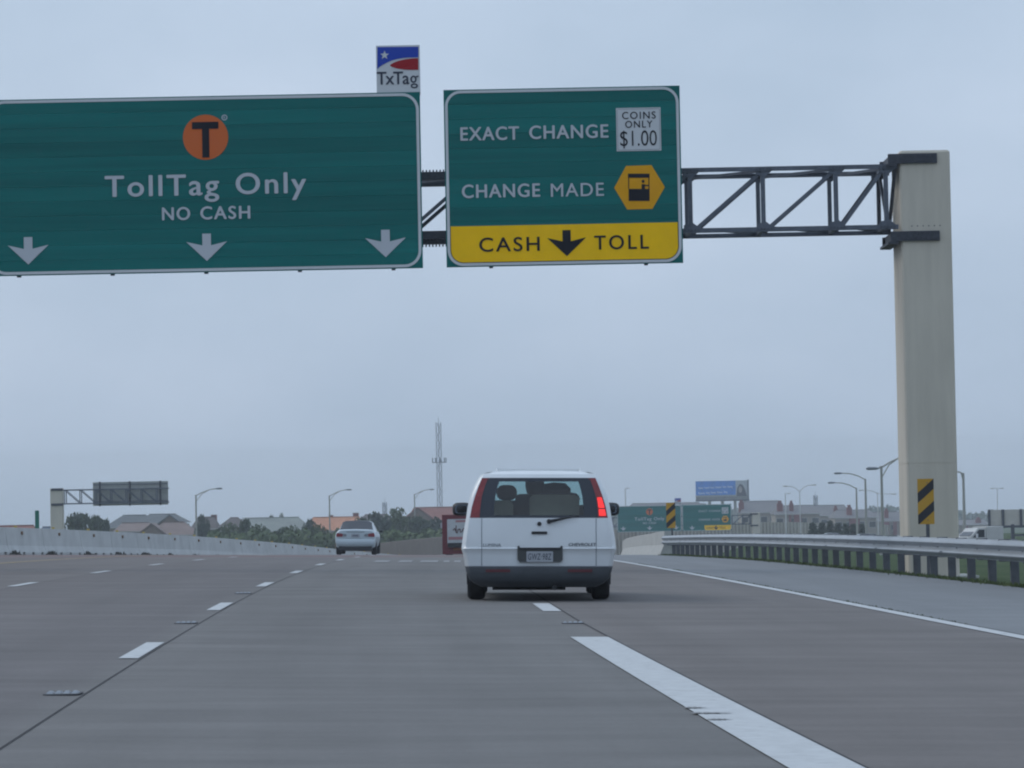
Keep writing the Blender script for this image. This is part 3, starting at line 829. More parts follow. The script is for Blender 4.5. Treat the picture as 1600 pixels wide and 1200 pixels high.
# ---------------------------------------------------------------- vehicles
def wheel(parent, x, y, r=.33, w_=.21, name='wheel'):
    o = bpy.data.objects.new(name, None); COL.objects.link(o); o.parent = parent; o.location = (x, y, r)
    h = w_ / 2
    MB().lathe([(-h, r * .62), (-h, r * .9), (-h * .8, r * .975), (-h * .4, r), (h * .4, r), (h * .8, r * .975), (h, r * .9), (h, r * .62)], (0, 0, 0), 'x', 28).build('tyre', TYRE, o, sm=50)
    MB().lathe([(-h * .85, .02), (-h * .85, r * .45), (-h * .98, r * .63), (h * .98, r * .63), (h * .85, r * .45), (h * .85, .02)], (0, 0, 0), 'x', 20).build('rim', RIM, o, sm=40)
    return o
def carpaint(name, col, dirt=.06):
    m = mat(name, col, .32, dirt, 1.4)
    b = m.node_tree.nodes['Principled BSDF']; b.inputs['Coat Weight'].default_value = .4; b.inputs['Coat Roughness'].default_value = .08
    return m
VG = glass('tinted rear glass', (.60, .68, .70), .05); WG = glass('windscreen glass', (.58, .80, .78), .04)
DG = mat('dark window glass', (.018, .022, .030), .08); FRIT = mat('black window border', (.012, .018, .030), .12)
REDL = mat('red tail lamp lens', (.20, .018, .022), .2, .25, 10); LIT = mat('lit red turn lamp', (1.0, .028, .025), .3, emit=.75)
PLATE = mat('licence plate', (.33, .35, .38), .5); PLK = mat('plate characters', (.02, .025, .05), .6)

def minivan(loc, label):
    t = thing('minivan', loc, label, 'minivan')
    WHT = carpaint('white van paint', (.64, .67, .69), .055)
    wt = [(.17, .70), (.22, .80), (.27, .855), (.36, .89), (.43, .905), (.555, .925), (.62, .945), (.642, .948), (.70, .942), (.83, .925), (1.018, .893), (1.15, .875), (1.284, .848), (1.40, .80), (1.465, .77), (1.51, .745), (1.555, .705)]
    gt = [(0, .715), (1.018, .718), (1.15, .710), (1.284, .692), (1.40, .658), (1.51, .618), (1.6, .60)]
    tt = [(0, .84), (1.018, .845), (1.15, .822), (1.284, .783), (1.40, .742), (1.51, .697), (1.6, .66)]
    def rake(v): return lerp([(.17, .10), (.22, .0), (.27, -.055), (.36, -.075), (.42, -.07), (.43, .0), (.62, -.012), (.642, -.03), (.66, -.012), (.83, .0), (1.018, .035), (1.284, .13), (1.51, .235), (1.555, .275)], v)
    V = [.17, .22, .27, .36, .42, .43, .555, .62, .642, .66, .70, .83, 1.018, 1.05, 1.15, 1.284, 1.40, 1.465, 1.51, 1.555]
    def cols(v):
        g, tl, wv = lerp(gt, v), lerp(tt, v), lerp(wt, v)
        g = min(g, wv - .14); tl = min(max(tl, g + .02), wv - .03)
        y = rake(v)
        def cy(u): return y + .05 * (u / wv) ** 4                 # gentle plan curvature
        c = [(u, cy(u)) for u in (0, .3 * g, .55 * g, .77 * g, .90 * g, g, tl, max(wv - .05, tl + .004))]
        return c + [(wv - .015, y + .085), (wv, y + .16)]
    NB = len(cols(1.0))
    lists = {}
    def put(kind, pts):
        lists.setdefault(kind, MB()).poly(pts)
    for i in range(len(V) - 1):
        v0, v1 = V[i], V[i + 1]; A, B = cols(v0), cols(v1)
        for s in (-1, 1):
            for j in range(NB - 1):
                q = [(s * A[j][0], A[j][1], v0), (s * A[j + 1][0], A[j + 1][1], v0), (s * B[j + 1][0], B[j + 1][1], v1), (s * B[j][0], B[j][1], v1)]
                if v0 >= 1.018 and v1 <= 1.51 and j <= 4:
                    kd = 'rear_window' if (j <= 2 and v0 >= 1.05 and v1 <= 1.465) else 'window_border'
                elif v0 >= 1.018 and v1 <= 1.51 and j == 5:
                    kd = 'tail_lamp_r' if s > 0 else 'tail_lamp_l'
                elif v1 <= .43: kd = 'bumper'
                else: kd = 'body'
                put(kd, q)
    # sides, roof, nose
    secs = [(None, 1.0, 1.0), (1.0, 1.0, 1.0), (2.3, 1.005, 1.0), (3.1, 1.0, 1.0), (3.55, .99, .90), (4.25, .95, .60), (4.75, .86, .40), (4.9, .70, .30)]
    def ring_pt(k, v):
        y, kw, kv = secs[k]
        if y is None: c = cols(v)[-1]; return (c[0], c[1], v)
        if k == 1: y = max(y, 1.0)
        return (lerp(wt, v) * kw * (1 if kv == 1 else 1), y, .17 + (v - .17) * kv)
    for k in range(len(secs) - 1):
        for i in range(len(V) - 1):
            v0, v1 = V[i], V[i + 1]
            for s in (-1, 1):
                P = [ring_pt(k, v0), ring_pt(k + 1, v0), ring_pt(k + 1, v1), ring_pt(k, v1)]
                P = [(s * p[0], p[1], p[2]) for p in P]
                if 1.05 <= v0 and v1 <= 1.465 and k in (0, 1, 2): kd = 'side_glass'
                elif v0 >= 1.05 and k in (3, 4): kd = 'windscreen'
                elif v1 <= .43: kd = 'sill'
                else: kd = 'body'
                if v1 <= .43 and k == 0: continue                  # wheel arch behind the bumper
                put(kd, P)
        a, b = ring_pt(k, V[-1]), ring_pt(k + 1, V[-1])
        roofs = [(1.0, 0), (.88, .028), (.5, .042), (0, .046)]
        for s in (-1, 1):
            for (m0, h0), (m1, h1) in zip(roofs, roofs[1:]):
                put('windscreen' if k in (3, 4) else 'roof', [(s * a[0] * m0, a[1] - (.0 if k else .02 * (1 - m0)), a[2] + h0), (s * b[0] * m0, b[1], b[2] + h0), (s * b[0] * m1, b[1], b[2] + h1), (s * a[0] * m1, a[1] - (.0 if k else .02 * (1 - m1)), a[2] + h1)])
    # rear edge of the roof panel
    c = cols(V[-1]); ru = [(1.0, 0), (.88, .028), (.5, .042), (0, .046)]
    last = c[-1]
    for s in (-1, 1):
        for j in range(NB - 1):
            def hh(u): return lerp([(0, .046), (.5, .042), (.88, .028), (1.0, 0)], min(1, u / last[0]))
            a, b = c[j], c[j + 1]
            put('roof', [(s * a[0], a[1], V[-1]), (s * b[0], b[1], V[-1]), (s * b[0], last[1] - .02 * (1 - b[0] / last[0]), V[-1] + hh(b[0])), (s * a[0], last[1] - .02 * (1 - a[0] / last[0]), V[-1] + hh(a[0]))])
    put('underbody', [(-.74, .25, .24), (.74, .25, .24), (.74, 4.4, .24), (-.74, 4.4, .24)])
    nm = {'rear_window': ('rear_window', VG), 'window_border': ('window_border', FRIT), 'bumper': ('rear_bumper', GREYP), 'body': ('body', WHT),
          'side_glass': ('side_window', DG), 'windscreen': ('windscreen', WG), 'sill': ('sill', GREYP), 'roof': ('roof', WHT), 'underbody': ('underbody', BLACK)}
    objs = {}
    for kd, mb in lists.items():
        if kd.startswith('tail_lamp'): continue
        import bmesh
        o = mb.build(nm[kd][0], nm[kd][1], t, fix=False)
        bm = bmesh.new(); bm.from_mesh(o.data); bmesh.ops.remove_doubles(bm, verts=bm.verts, dist=.0008); bmesh.ops.recalc_face_normals(bm, faces=bm.faces); bm.to_mesh(o.data); bm.free()
        for p in o.data.polygons: p.use_smooth = True
        o.data.set_sharp_from_angle(angle=R(38)); objs[kd] = o
    for kd in ('tail_lamp_l', 'tail_lamp_r'):
        tl = lists[kd].build('tail_lamp', REDL, t, fix=False)
        for p in tl.data.polygons: p.use_smooth = True
    # lit segments of the right lamp
    def rp(u, v, dy=-.006):
        wv = lerp(wt, v); return (u, rake(v) + .05 * (abs(u) / wv) ** 4 + dy, v)
    for va, vb in ((1.045, 1.125), (1.14, 1.27)):
        mb = MB(); n = 6
        for k in range(n):
            v0, v1 = va + (vb - va) * k / n, va + (vb - va) * (k + 1) / n
            g0, t0, g1, t1 = lerp(gt, v0) + .022, lerp(tt, v0) - .018, lerp(gt, v1) + .022, lerp(tt, v1) - .018
            mb.quad(rp(g0, v0), rp(t0, v0), rp(t1, v1), rp(g1, v1))
        tag(mb.build('turn_lamp', LIT, t, fix=False), 'lit red turn lamp in the right tail light')
    DKL = mat('tailgate shut line', (.17, .19, .22), .8)
    for s in (-1, 1):                                             # tailgate gaps and creases
        vv = [.435, .555, .62, .642, .66, .70, .83, 1.015]
        mb = MB()
        for a, b in zip(vv, vv[1:]):
            u = .70
            mb.quad(rp(s * u - .004, a, -.004), rp(s * u + .004, a, -.004), rp(s * u + .004, b, -.004), rp(s * u - .004, b, -.004))
        mb.build('tailgate_gap', DKL, t, fix=False)
        mb = MB()
        for a, b in zip([1.018, 1.15, 1.284, 1.40], [1.15, 1.284, 1.40, 1.505]):
            mb.quad(rp(s * (lerp(gt, a) - .004), a, -.005), rp(s * (lerp(gt, a) + .007), a, -.005), rp(s * (lerp(gt, b) + .007), b, -.005), rp(s * (lerp(gt, b) - .004), b, -.005))
        mb.build('tailgate_gap', FRIT, t, fix=False)
        MB().rbox((s * .50, -.072, .375), (.30, .02, .035), .008, 1).build('bumper_reflector', mat('dull red reflector', (.09, .014, .02), .4), objs['bumper'])
    def P2(px, py): return ((px - 842.5) / 127.7, (939 - py) / 127.7)
    # plate recess and plate
    (xa, za), (xb, zb) = P2(809, 878), P2(879.5, 855.5)
    RB = mat('plate recess', (.055, .06, .06), .7)
    rc = MB().prism([(xa, zb + .02), (xa + .02, zb + .025), (xa + .035, zb), (xb - .035, zb), (xb - .02, zb + .025), (xb, zb + .02), (xb, za + .03), (xb - .03, za), (xa + .03, za), (xa, za + .03)], -.034, .01).build('plate_housing', RB, t)
    MB().box(((xa + xb) / 2, -.038, zb - .012), (xb - xa - .05, .012, .03)).build('housing_lip', BLACK, rc)
    (xa, za), (xb, zb) = P2(823, 877.6), P2(864.5, 861)
    pl = MB().rbox(((xa + xb) / 2, -.041, (za + zb) / 2), (xb - xa, .008, zb - za), .012, 1).build('licence_plate', PLATE, t)
    lettering('GWZ·98Z', pl, xa + .02, xb - .02, za + .028, .075, -.047, PLK, bold=.0, shear=.12, space=1.12)
    # lock, handle, wiper, badges
    a, b = P2(843.2, 818.3); y = rake(b) + .01
    MB().lathe([(0, .026), (.02, .026), (.026, .018)], (a, y - .03, b), 'y', 16).build('lock', BLACK, t)
    (xa, za), (xb, zb) = P2(831, 834.3), P2(855.5, 830)
    MB().rbox(((xa + xb) / 2, rake(za) - .004, (za + zb) / 2), (xb - xa, .02, zb - za), .008, 1).build('handle_slot', BLACK, t)
    a, b = P2(858.5, 814.5); c_, d_ = P2(886, 808.5); e_, f_ = P2(905, 807.5)
    MB().path([(a, -.02, b), (c_, -.01, d_ - .004), (e_, .0, f_ + .012)], [.022, .012, .008]).build('wiper', BLACK, t)
    MB().lathe([(-.02, .024), (.02, .03)], (a, -.005, b), 'y', 14).build('wiper_pivot', BLACK, t)
    BAD = mat('badge letters', (.12, .14, .17), .5)
    (xa, za), (xb, _) = P2(755, 853.5), P2(783, 853.5)
    lettering('LUMINA', t, xa, xb, za, .036, -.026, BAD, bold=.01, shear=.15, name='badge')
    (xa, za), (xb, _) = P2(889, 852.7), P2(932, 852.7)
    lettering('CHEVROLET', t, xa, xb, za, .036, -.024, mat('dark badge letters', (.05, .06, .08), .4), bold=.02, shear=.15, name='badge')
    # mirrors
    for s in (-1, 1):
        x = -.99 if s < 0 else .955
        m_ = MB(); rr = []
        for y, k in ((2.98, .55), (3.02, .95), (3.10, 1.0), (3.2, .8), (3.28, .35)):
            rr.append([(x + .125 * k * math.copysign(abs(math.cos(a)) ** .6, math.cos(a)), y, 1.125 + .088 * k * math.copysign(abs(math.sin(a)) ** .6, math.sin(a))) for a in [2 * math.pi * q / 20 for q in range(20)]])
        mo = m_.ring(rr, True).build('door_mirror', BLACK, t, sm=60)
        MB().rbox((x, 2.985, 1.125), (.17, .008, .11), .03, 1).build('mirror_glass', mat('mirror glass', (.12, .14, .17), .05, metal=1), mo)
        MB().box((s * .91, 3.1, 1.09), (.12, .06, .05)).build('mirror_arm', BLACK, mo)
    # roof rails
    for s in (-1, 1):
        MB().path([(s * .52, .75, 1.59), (s * .52, .80, 1.622), (s * .52, 2.2, 1.622), (s * .52, 2.25, 1.59)], .009, 6).build('roof_rail', WHT, t)
    for y in (1.0, 2.0): MB().bar((-.52, y, 1.622), (.52, y, 1.622), .03, .010, (0, 0, 1)).build('roof_crossbar', WHT, t)
    # running gear
    for s in (-1, 1):
        wheel(t, s * .775, .98, .335, .22); wheel(t, s * .765, 3.95, .335, .21)
        MB().prism([(s * .62, .62), (s * .895, .62), (s * .885, .2), (s * .86, .2), (s * .80, .45), (s * .62, .5)], .30, .36).build('mud_liner', BLACK, t)
    MB().rbox((0, 1.0, .30), (1.3, .12, .10), .03, 0).build('axle', BLACK, t)
    MB().tube((.19, -.02, .165), (.19, .9, .20), .03, n=10).build('exhaust_pipe', BLACK, t)
    MB().rbox((-.12, .55, .21), (.9, .42, .16), .05, 0).build('fuel_tank', BLACK, t)
    # inside
    TAN = mat('tan upholstery', (.52, .48, .36), .9, .1, 4); DKS = mat('dark upholstery', (.04, .046, .06), .9)
    GR = mat('grey carpet', (.08, .085, .09), .95)
    MB().box((0, 2.2, .46), (1.6, 3.3, .05)).build('cabin_floor', GR, t)
    def seat(x, y, wd, top, m, rest=True, hr=.12):
        sn = MB().rbox((x, y, .6 + (top - .6) / 2), (wd, .16, top - .6), .06, 1).build('seat_back', m, t, sm=50)
        if rest: MB().rbox((x, y, top + hr), (.27, .12, hr * 2), .09, 1).build('headrest', DKS, sn, sm=50)
    seat(.20, .85, .62, 1.305, TAN, False)
    seat(-.44, .95, .25, 1.235, TAN, False)
    seat(-.40, 2.75, .50, 1.24, DKS, True, .10); seat(.42, 2.75, .50, 1.18, DKS, True, .08)
    seat(-.08, 1.95, .42, 1.32, DKS, False)
    MB().lathe([(-.12, .03), (-.10, .12), (0, .16), (.10, .13), (.12, .04)], (-.04, 1.9, 1.445), 'x', 14).build('hanging_bundle', DKS, t, sm=60)
    MB().lathe([(-.22, .03), (-.18, .08), (0, .11), (.15, .10), (.22, .03)], (.20, 1.9, 1.36), 'x', 14).build('bag', DKS, t, sm=60)
    MB().box((.0, 3.35, 1.06), (1.5, .4, .12)).build('dashboard', DKS, t)
    return t
vX, vY = px2x(835.5, 41.5), 41.5
van = minivan((vX, vY, rz(vX, vY)), 'white minivan with its right turn lamp lit, ahead in the lane')
van.rotation_euler = (0, ROLL, 0)

def sedan(loc, paint, label, rot=0, k=1.0, lit=False):
    t = thing('sedan', loc, label, 'car', 'cars', rot)
    #       bottom     sill        flank       belt      glass top   roof edge    crown
    def ring(y, wk, hk, deck=None):
        p = [(0, .26), (.66, .26), (.80, .34), (.845, .52), (.862, .68), (.85, .83), (.80, .97), (.62, 1.37), (.49, 1.43), (0, 1.45)]
        if deck is not None:
            p[6] = (.80, min(.97, deck - .05)); p[7] = (.70, deck - .015); p[8] = (.50, deck); p[9] = (0, deck + .015)
            p[5] = (.85, min(.83, deck - .12))
        p = [(a * wk, b if b < .6 else .6 + (b - .6) * hk) for a, b in p]
        return [(a, y, b) for a, b in p] + [(-a, y, b) for a, b in reversed(p[1:-1])]
    S_ = [(0.0, .90, 1, 1.03), (.04, .965, 1, 1.06), (.14, 1, 1, 1.075), (.72, 1, 1, 1.075), (1.38, 1, 1, None), (1.9, 1, 1.0, None), (2.55, 1, .985, None), (3.42, 1, 1, 1.0), (4.15, .97, 1, .92), (4.42, .90, 1, .82), (4.5, .78, 1, .72)]
    rings = [ring(*q) for q in S_]
    n = len(rings[0]); bins = {}
    for a in range(len(rings) - 1):
        for j in range(n):
            j2 = (j + 1) % n
            q = [rings[a][j], rings[a][j2], rings[a + 1][j2], rings[a + 1][j]]
            jj = j if j < 9 else n - 1 - j
            kd = 'body'
            if a == 3 and jj in (7, 8): kd = 'rear_window'
            elif a == 6 and jj in (7, 8): kd = 'windscreen'
            elif a in (4, 5) and jj == 6: kd = 'side_window'
            elif jj == 0: kd = 'underbody'
            bins.setdefault(kd, MB()).poly(q)
    bins['body'].poly(list(reversed(rings[0]))); bins['body'].poly(rings[-1])
    import bmesh
    for kd, mb in bins.items():
        m_ = paint if kd == 'body' else BLACK if kd == 'underbody' else DG
        o = mb.build(kd, m_, t, fix=False)
        bm = bmesh.new(); bm.from_mesh(o.data); bmesh.ops.remove_doubles(bm, verts=bm.verts, dist=.0008); bmesh.ops.recalc_face_normals(bm, faces=bm.faces); bm.to_mesh(o.data); bm.free()
        for p in o.data.polygons: p.use_smooth = True
        o.data.set_sharp_from_angle(angle=R(35))
    for s in (-1, 1):
        wheel(t, s * .745, .93, .315, .22); wheel(t, s * .745, 3.55, .315, .22)
        MB().prism([(s * .52, .84), (s * .56, .905), (s * .775, .935), (s * .815, .85), (s * .80, .765), (s * .55, .77)], -.018, .12).build('tail_lamp', mat('sedan tail lamp', (.20, .025, .035), .25, .2, 9), t)
        MB().prism([(s * .36, .83), (s * .40, .885), (s * .55, .90), (s * .51, .84), (s * .54, .775), (s * .40, .78)], -.016, .10).build('reversing_lamp', mat('clear lamp lens', (.20, .22, .24), .2), t)
        rr = [[(s * .93 + .09 * q * math.cos(a), y, .98 + .06 * q * math.sin(a)) for a in [2 * math.pi * w_ / 12 for w_ in range(12)]] for y, q in ((2.85, .8), (2.9, 1), (3.0, .9), (3.06, .4))]
        MB().ring(rr, True).build('door_mirror', BLACK, t, sm=60)
        MB().rbox((s * .745, .93, .40), (.20, .62, .42), .18, 0).build('wheel_arch', BLACK, t)
    bp = MB(); rr = []
    for z, y, u in ((.34, .02, .74), (.38, -.05, .80), (.50, -.085, .835), (.63, -.085, .845), (.67, -.05, .84)):
        rr.append([(-u, y + .22, z), (-u * .96, y + .05, z), (-u * .7, y, z), (0, y - .02, z), (u * .7, y, z), (u * .96, y + .05, z), (u, y + .22, z)])
    bp.ring(rr, False, False).build('rear_bumper', paint, t, sm=50)
    MB().rbox((0, .12, .27), (1.40, .3, .20), .04, 0).build('diffuser', BLACK, t)
    pl = MB().rbox((0, -.012, .82), (.36, .03, .15), .012, 1).build('licence_plate', PLATE, t)
    MB().box((0, -.029, .82), (.24, .004, .06)).build('plate_characters', mat('plate print', (.12, .13, .17), .6), pl)
    MB().box((0, -.005, .97), (.75, .02, .015)).build('trunk_gap', mat('panel gap', (.07, .08, .095), .8), t)
    return t
SILV = carpaint('silver car paint', (.44, .51, .55), .04)
Y = 143; X = px2x(550.5, Y)
sed = sedan((X, Y, rz(X, Y)), SILV, 'silver sedan with red tail lamps at the crest, left of the minivan', -math.atan(2 * 2.12e-4 * Y - .05))
sed.rotation_euler = (0, ROLL, -math.atan(2 * 2.12e-4 * Y - .05))

def box_truck(loc, label, cabm, boxm, rot=0, W=2.1, Ln=3.6, H=2.6, z0=.75, panel=False, r=.40):
    t = thing('box_truck', loc, label, 'truck', None, rot)
    bx = MB().rbox((0, Ln / 2, z0 + (H - z0) / 2), (W, Ln, H - z0), .05, 1).build('cargo_box', boxm, t)
    for s in (-1, 1):
        MB().bar((s * (W / 2 - .03), -.012, z0), (s * (W / 2 - .03), -.012, H), .07, .03).build('corner_post', boxm, bx)
        MB().box((s * (W / 2 - .25), -.02, max(z0 - .06, .2)), (.16, .03, .08)).build('tail_lamp', REDL, t)
    MB().box((0, -.012, H - .04), (W - .12, .03, .08)).build('header', boxm, bx)
    cab = [(Ln, .55), (Ln, min(H - .1, 2.05)), (Ln + .55, min(H - .1, 2.05)), (Ln + 1.1, 1.35), (Ln + 1.75, 1.2), (Ln + 1.85, .55)]
    MB().ring([[(x, y, z) for y, z in cab] for x in (-W / 2 + .08, W / 2 - .08)], True).build('cab', cabm, t)
    MB().poly([(-W / 2 + .2, Ln + .56, min(H - .1, 2.05) - .05), (W / 2 - .2, Ln + .56, min(H - .1, 2.05) - .05), (W / 2 - .2, Ln + 1.1, 1.41), (-W / 2 + .2, Ln + 1.1, 1.41)]).build('windscreen', DG, t)
    for s in (-1, 1):
        MB().poly([(s * (W / 2 - .075), Ln + .1, 1.3), (s * (W / 2 - .075), Ln + .95, 1.3), (s * (W / 2 - .075), Ln + .5, min(H - .2, 1.9)), (s * (W / 2 - .075), Ln + .1, min(H - .2, 1.9))]).build('side_window', DG, t)
        wheel(t, s * (W / 2 - .22), .9, r, .24); wheel(t, s * (W / 2 - .22), Ln + 1.1, r, .22)
        m_ = MB().rbox((s * (W / 2 + .14), Ln + .75, 1.42), (.17, .08, .26), .05, 1).build('door_mirror', mat('mirror shell', (.5, .52, .55), .3), t)
        MB().tube((s * (W / 2 - .08), Ln + .75, 1.42), (s * (W / 2 + .14), Ln + .75, 1.42), .02, n=6).build('mirror_arm', BLACK, m_)
    MB().box((0, Ln / 2 + .6, .52), (W - .5, Ln + 1.6, .2)).build('chassis', BLACK, t)
    MB().box((0, -.05, .45 if not panel else .16), (W - .1, .1, .12)).build('rear_bumper', boxm if panel else BLACK, t)
    return t, bx
Y = 158; TX = px2x(686, Y) + 1.15
MAR = mat('dark red truck paint', (.13, .010, .018), .45, .15, 2)
trk, tb = box_truck((TX, Y, rz(TX, Y)), 'small dark red truck with a white advert panel, half hidden behind the minivan', MAR, MAR, -math.atan(2 * 2.12e-4 * Y - .05), W=2.25, Ln=3.0, H=1.93, z0=.10, panel=True, r=.30)
AD = mat('advert panel white', (.42, .44, .45), .6, .1, 3)
ad = MB().rbox((.02, -.03, 1.14), (1.83, .02, 1.16), .03, 1).build('advert_panel', AD, tb)
PK = mat('faded pink print', (.34, .16, .17), .6); DKR = mat('dark script print', (.10, .05, .05), .6); ORA = mat('orange strip', (.42, .16, .025), .6)
MB().box((.1, -.045, 1.62), (1.2, .006, .10)).build('print_band', PK, ad)
MB().box((.0, -.045, .83), (1.7, .006, .14)).build('print_band', PK, ad)
pts = [(-.62 + .06 * k, -.046, 1.20 + .09 * math.sin(k * 1.7) * (1 if k % 3 else 1.8)) for k in range(20)]
MB().path(pts, .028, 5).build('script_print', DKR, ad)
MB().box((-.48, -.046, 1.25), (.05, .006, .36)).build('script_print', DKR, ad)
MB().box((.45, -.047, .465), (1.0, .01, .12)).build('strip', ORA, tb)
MB().box((.15, -.047, .32), (1.55, .01, .09)).build('strip', mat('brown orange strip', (.25, .08, .02), .6), tb)

# ---------------------------------------------------------------- striped object markers
MYEL = mat('marker yellow', (.50, .27, .015), .5); MBLK = mat('marker black', (.012, .014, .022), .5)
def striped_marker(px, pyt, pyb, Y, label, zfoot):
    a, b = at(px, pyt, Y), at(px, pyb, Y)
    t = thing('object_marker', (b.x, Y, zfoot), label, 'object marker', 'striped object markers')
    H = a.z - b.z; W = H * .36; z0 = b.z - zfoot
    pn = MB().box((0, 0, z0 + H / 2), (W, .006, H)).build('panel', MYEL, t)
    for k in range(2):                    # stripes climb to the right
        s0 = z0 + (-.02 + .485 * k) * H
        poly = []
        base = [(-W / 2, s0), (W / 2, s0 + .315 * H), (W / 2, s0 + .535 * H), (-W / 2, s0 + .22 * H)]
        def clip(ps, keep, cut):
            o = []
            for i in range(len(ps)):
                p, q = ps[i], ps[(i + 1) % len(ps)]
                if keep(p): o.append(p)
                if keep(p) != keep(q):
                    f_ = (cut - p[1]) / (q[1] - p[1]); o.append((p[0] + (q[0] - p[0]) * f_, cut))
            return o
        c = clip(base, lambda p: p[1] >= z0, z0)
        if len(c) > 2: c = clip(c, lambda p: p[1] <= z0 + H, z0 + H)
        if len(c) > 2: facing(MB().poly([(x, -.006, z) for x, z in c]).build('stripe', MBLK, pn, fix=False))
    MB().box((.03, .03, (z0 + H * .8) / 2 - .1), (.07, .045, z0 + H * .8 + .2)).build('post', WOOD, t)
    for z in (z0 + .08, z0 + H - .08): MB().tube((0.03, -.012, z), (.03, .01, z), .012, n=6).build('bolt', STEEL, pn)
    o = (b.x, Y)
P = at(1448, 819, 67.3)
striped_marker(1447.5, 748, 819, 67.3, 'large yellow and black striped marker in front of the concrete pillar', gz(P.x, 67.3))
P = at(1049, 824, 120.5)
striped_marker(1048.5, 785.5, 825, 120.5, 'small striped marker at the end of the concrete parapet', rz(P.x, 120.5) + .5)

# narrow green post behind the left barrier
P = at(55.5, 826, 140)
t = thing('mile_marker', (P.x, 140.5, gz(P.x, 140)), 'narrow upright green marker behind the left barrier', 'marker')
h0 = at(55.5, 798, 140).z - t.location.z
MB().rbox((0, 0, h0 - .40), (.17, .03, .82), .03, 1).build('panel', mat('marker green', (.006, .14, .10), .5), t)
MB().box((0, .04, h0 / 2 - .2), (.06, .04, h0)).build('post', STEEL, t)

# ---------------------------------------------------------------- street lamps
POLE = mat('lamp pole', (.30, .30, .27), .6, .1, 2); LUM = mat('lamp head', (.17, .19, .21), .4)
HAZED = mat('hazed lamp pole', (.52, .53, .52), .6, .1, 2)  # lighter copy: distance haze painted into the colour of the far lamps
def lamp(px, pytop, Y, arms, label, r=.11, zfoot=None):
    POLE = HAZED if Y >= 465 and px > 900 else MATS['lamp pole']; LUM = HAZED if Y >= 465 and px > 900 else MATS['lamp head']
    """arms: list of (dx, dz, style) of the lamp head from the pole top, in metres"""
    T = at(px, pytop, Y); zf = gz(T.x, Y) - .3 if zfoot is None else zfoot
    t = thing('street_lamp', (T.x, Y, zf), label, 'street lamp', 'street lamps')
    h = T.z - zf
    MB().tube((0, 0, 0), (0, 0, h), r * 1.15, r * .75, 10).build('pole', POLE, t, sm=60)
    MB().rbox((0, 0, .25), (.4, .4, .5), .05).build('base', CONC, t)
    for dx, dz, style in arms:
        s = 1 if dx > 0 else -1
        if style == 'truss':
            up = [(0, 0, h - .1), (dx * .35, 0, h + dz * .42), (dx * .7, 0, h + dz * .86), (dx, 0, h + dz)]
            lo = [(0, 0, h - .75), (dx * .3, 0, h + dz * .1), (dx * .62, 0, h + dz * .74)]
            a = MB().path(up, .05, 6).build('arm', POLE, t); MB().path(lo, .035, 6).build('strut', POLE, a)
        else:
            a = MB().path([(0, 0, h - .1), (dx * .3, 0, h + dz * .5), (dx * .65, 0, h + dz * .92), (dx, 0, h + dz)], .05, 6).build('arm', POLE, t)
        x0 = dx; z0 = h + dz
        MB().ring([[(x0 - s * .1 + s * .8 * k * 1.0, y * wv, z0 + zv * wv) for y, zv in ((-.16, 0), (-.1, .09), (.1, .09), (.16, 0), (.1, -.09), (-.1, -.09))] for k, wv in ((0, .4), (.25, 1), (.8, 1.1), (1, .5))], True).build('lamp_head', LUM, t, sm=40)
    return t
lamp(306, 773, 370, [(2.2, .62, 'truss')], 'leftmost street lamp, above the brown roofs')
lamp(514.5, 774, 437, [(2.2, .68, 'truss')], 'street lamp just left of the silver sedan')
lamp(647.5, 772, 495, [(2.2, .62, 'truss')], 'street lamp left of the lattice mast')
lamp(1377, 728, 210, [(-.25, -.15, 'bow'), (1.6, .55, 'truss')], 'double armed street lamp beside the concrete pillar, tallest on that side', .10)
lamp(1352, 748, 315, [(-2.2, .55, 'bow')], 'street lamp with long bowed arm, second from the concrete pillar', .12)
lamp(1338, 762, 345, [(-2.2, .55, 'bow')], 'street lamp with the lower bowed arm, third from the concrete pillar', .11)
lamp(1371, 770, 470, [(1.9, -.2, 'bow'), (-1.9, .4, 'bow')], 'faint street lamp just behind the double armed lamp', .08)
lamp(1249.5, 767, 480, [(-1.7, .7, 'bow'), (1.7, .8, 'bow')], 'faint two armed street lamp above the ribbed wall', .08)
lamp(1227, 771, 700, [(.4, .0, 'bow')], 'thin distant lamp between the red chimneys', .14)
lamp(1505, 739, 250, [(-.55, .1, 'truss')], 'street lamp standing right of the concrete pillar', .12)
lamp(1558, 763, 600, [(.5, .0, 'bow'), (-.5, 0, 'bow')], 'faint lamp pole above the overhead sign backs, far right', .08)
lamp(977, 763, 700, [(.3, .0, 'bow')], 'thin lonely lamp pole above the far green sign', .13)

